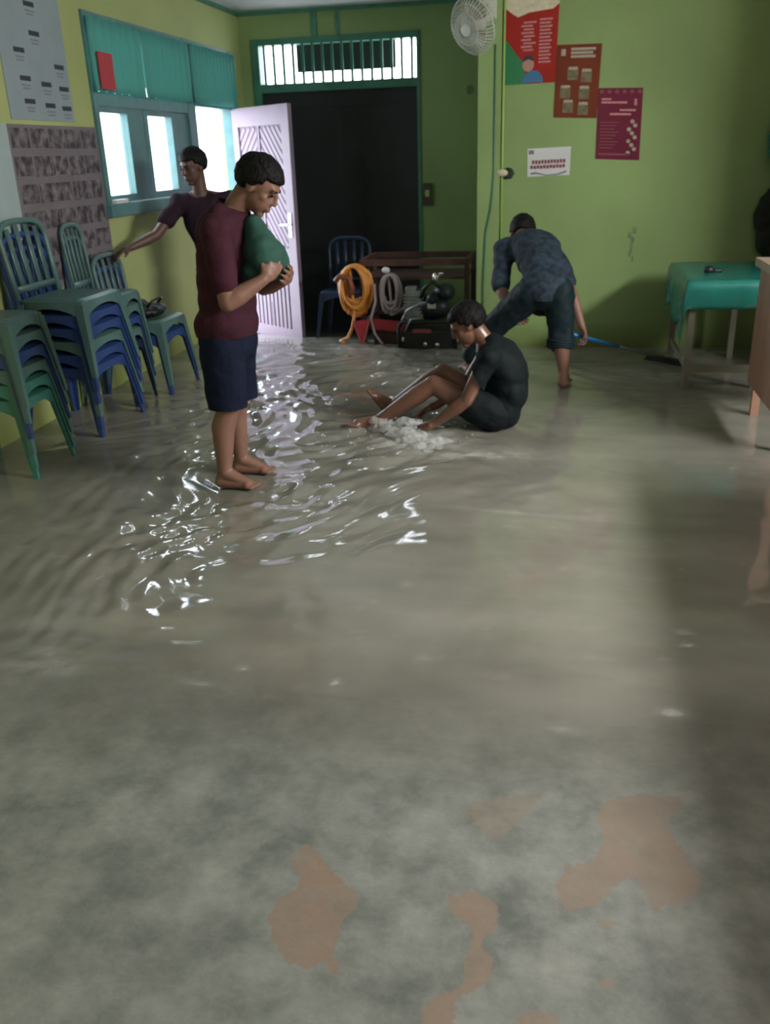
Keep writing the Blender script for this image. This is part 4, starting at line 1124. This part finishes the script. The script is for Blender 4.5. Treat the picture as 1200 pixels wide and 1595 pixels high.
leg(bm, V(-.18, 5.97, .61), V(-.415, 6.10, .385), V(-.60, 6.22, .095), .95, V(0, -.01, 0))
foot(bm, V(.060, 5.86, .095), V(.12, 1, .0), V(0, 0, 1)); foot(bm, V(-.60, 6.22, .095), V(-.4, 1, 0), V(0, 0, 1))
organic('body', bm, 'skin', P, .006, 3)
organic('hair', hm, 'hair', P, .006, 2, folds=.003, fscale=60)
bm = bmesh.new(); torso(bm, pel, wst, chs, nck, shL, shR, (1, 0, 0), .020)
for sh_, el_, k in ((shR, elR, .80), (shL, elL, .85)): cone(bm, sh_, Vector(sh_).lerp(Vector(el_), k), .072, .066)
cone(bm, V(-.10, 6.10, .70), V(.02, 5.98, .60), .13, .10)
dshirt = mat('dark_blue_printed_cotton', (.014, .030, .052), .8, var=.75, vscale=26, bump=.3, bscale=60)
organic('shirt', bm, dshirt, P, .009, 4, folds=.014, fscale=8, seed=6, cut=[(V(0, 5.95, .56), V(0, -.25, -1))])
bm = bmesh.new(); ell(bm, pel-V(0, 0, .02), (.175, .125, .12))
cone(bm, V(.005, 5.96, .63), V(.028, 5.95, .40), .108, .085); cone(bm, V(.028, 5.95, .40), V(.035, 5.94, .31), .085, .088)
cone(bm, V(-.17, 5.97, .62), V(-.415, 6.10, .385), .110, .090); cone(bm, V(-.415, 6.10, .385), V(-.58, 6.20, .17), .088, .080)
organic('jeans', bm, 'denim', P, .009, 3, folds=.010, fscale=10, seed=7, cut=[(V(0, 0, .285), V(.35, 0, -1)), ] if False else None)
bm = bmesh.new()
for k in range(3): tube(bm, [V(.034+.084*math.cos(a), 5.94+.082*math.sin(a), .285+.018*k+.006*math.sin(3*a+k)) for a in [2*PI*i/20 for i in range(20)]], .013, 8, closed=True)
world_parent(link('rolled_cuff', bm, 'denim', smooth=True), P)
bm = bmesh.new(); ell(bm, V(-.10, 6.12, .50), (.085, .05, .055)); ell(bm, V(-.05, 6.12, .48), (.06, .05, .045))
organic('shirt_tail', bm, 'jacket', P, .008, 3, folds=.01)

# ---- broom held by the bending person
t = thing('broom', 'broom with bright blue handle held low by the bending person', 'broom', (.7, 6.6, 0))
a, b = V(-.02, 5.97, .385), V(.80, 6.62, .045); dn = (b-a).normalized()
bm = bmesh.new(); tube(bm, [a, a.lerp(b, .55)], .013, 10); world_parent(link('handle', bm, 'blue', smooth=True), t)
bm = bmesh.new(); tube(bm, [a.lerp(b, .55), b], .010, 10); world_parent(link('lower_tube', bm, 'greystick', smooth=True), t)
bm = bmesh.new(); bar(bm, b+V(-.12, .13, -.005), b+V(.14, -.12, -.005), .05, .035); bar(bm, b+V(-.13, .14, -.03), b+V(.15, -.13, -.03), .065, .03)
world_parent(link('brush_head', bm, 'bristle'), t)

# ------------------------------------------------------------------ splash
bm = bmesh.new(); rnd = random.Random(11)
def splash_blob(c, r): ell(bm, c, r, None, 12, 8)
for k in range(34):
    t_ = rnd.random(); x = -.99+.40*t_+rnd.gauss(0, .03); y = 4.88-.42*t_+rnd.gauss(0, .045)
    h = .085*math.exp(-((t_-.3)/.3)**2); splash_blob((x, y, .012+rnd.random()*h), (rnd.uniform(.03, .075), rnd.uniform(.03, .06), rnd.uniform(.012, .034)))
for k in range(14): splash_blob((-.70+rnd.gauss(0, .06), 4.60+rnd.gauss(0, .025), .02+rnd.random()*.02), (rnd.uniform(.03, .06), .03, rnd.uniform(.008, .02)))
for k in range(110):
    a_ = rnd.uniform(0, 2*PI); r_ = rnd.uniform(.08, .40); s_ = rnd.uniform(.0025, .0065)
    splash_blob((-.82+r_*math.cos(a_), 4.70+r_*math.sin(a_)*.8, .03+rnd.random()*.09*(1-r_*1.8 if r_ < .5 else .1)), (s_, s_, s_))
m = mat('white_foaming_water', (.60, .62, .62), .5); m.node_tree.nodes['Principled BSDF'].inputs['Alpha'].default_value = .5
me_o = organic('water_splash', bm, m, None, .0045, 5, folds=.011, fscale=24)
tag(me_o, 'white water splash at the feet of the sitting person', 'water splash'); me_o['kind'] = 'stuff'
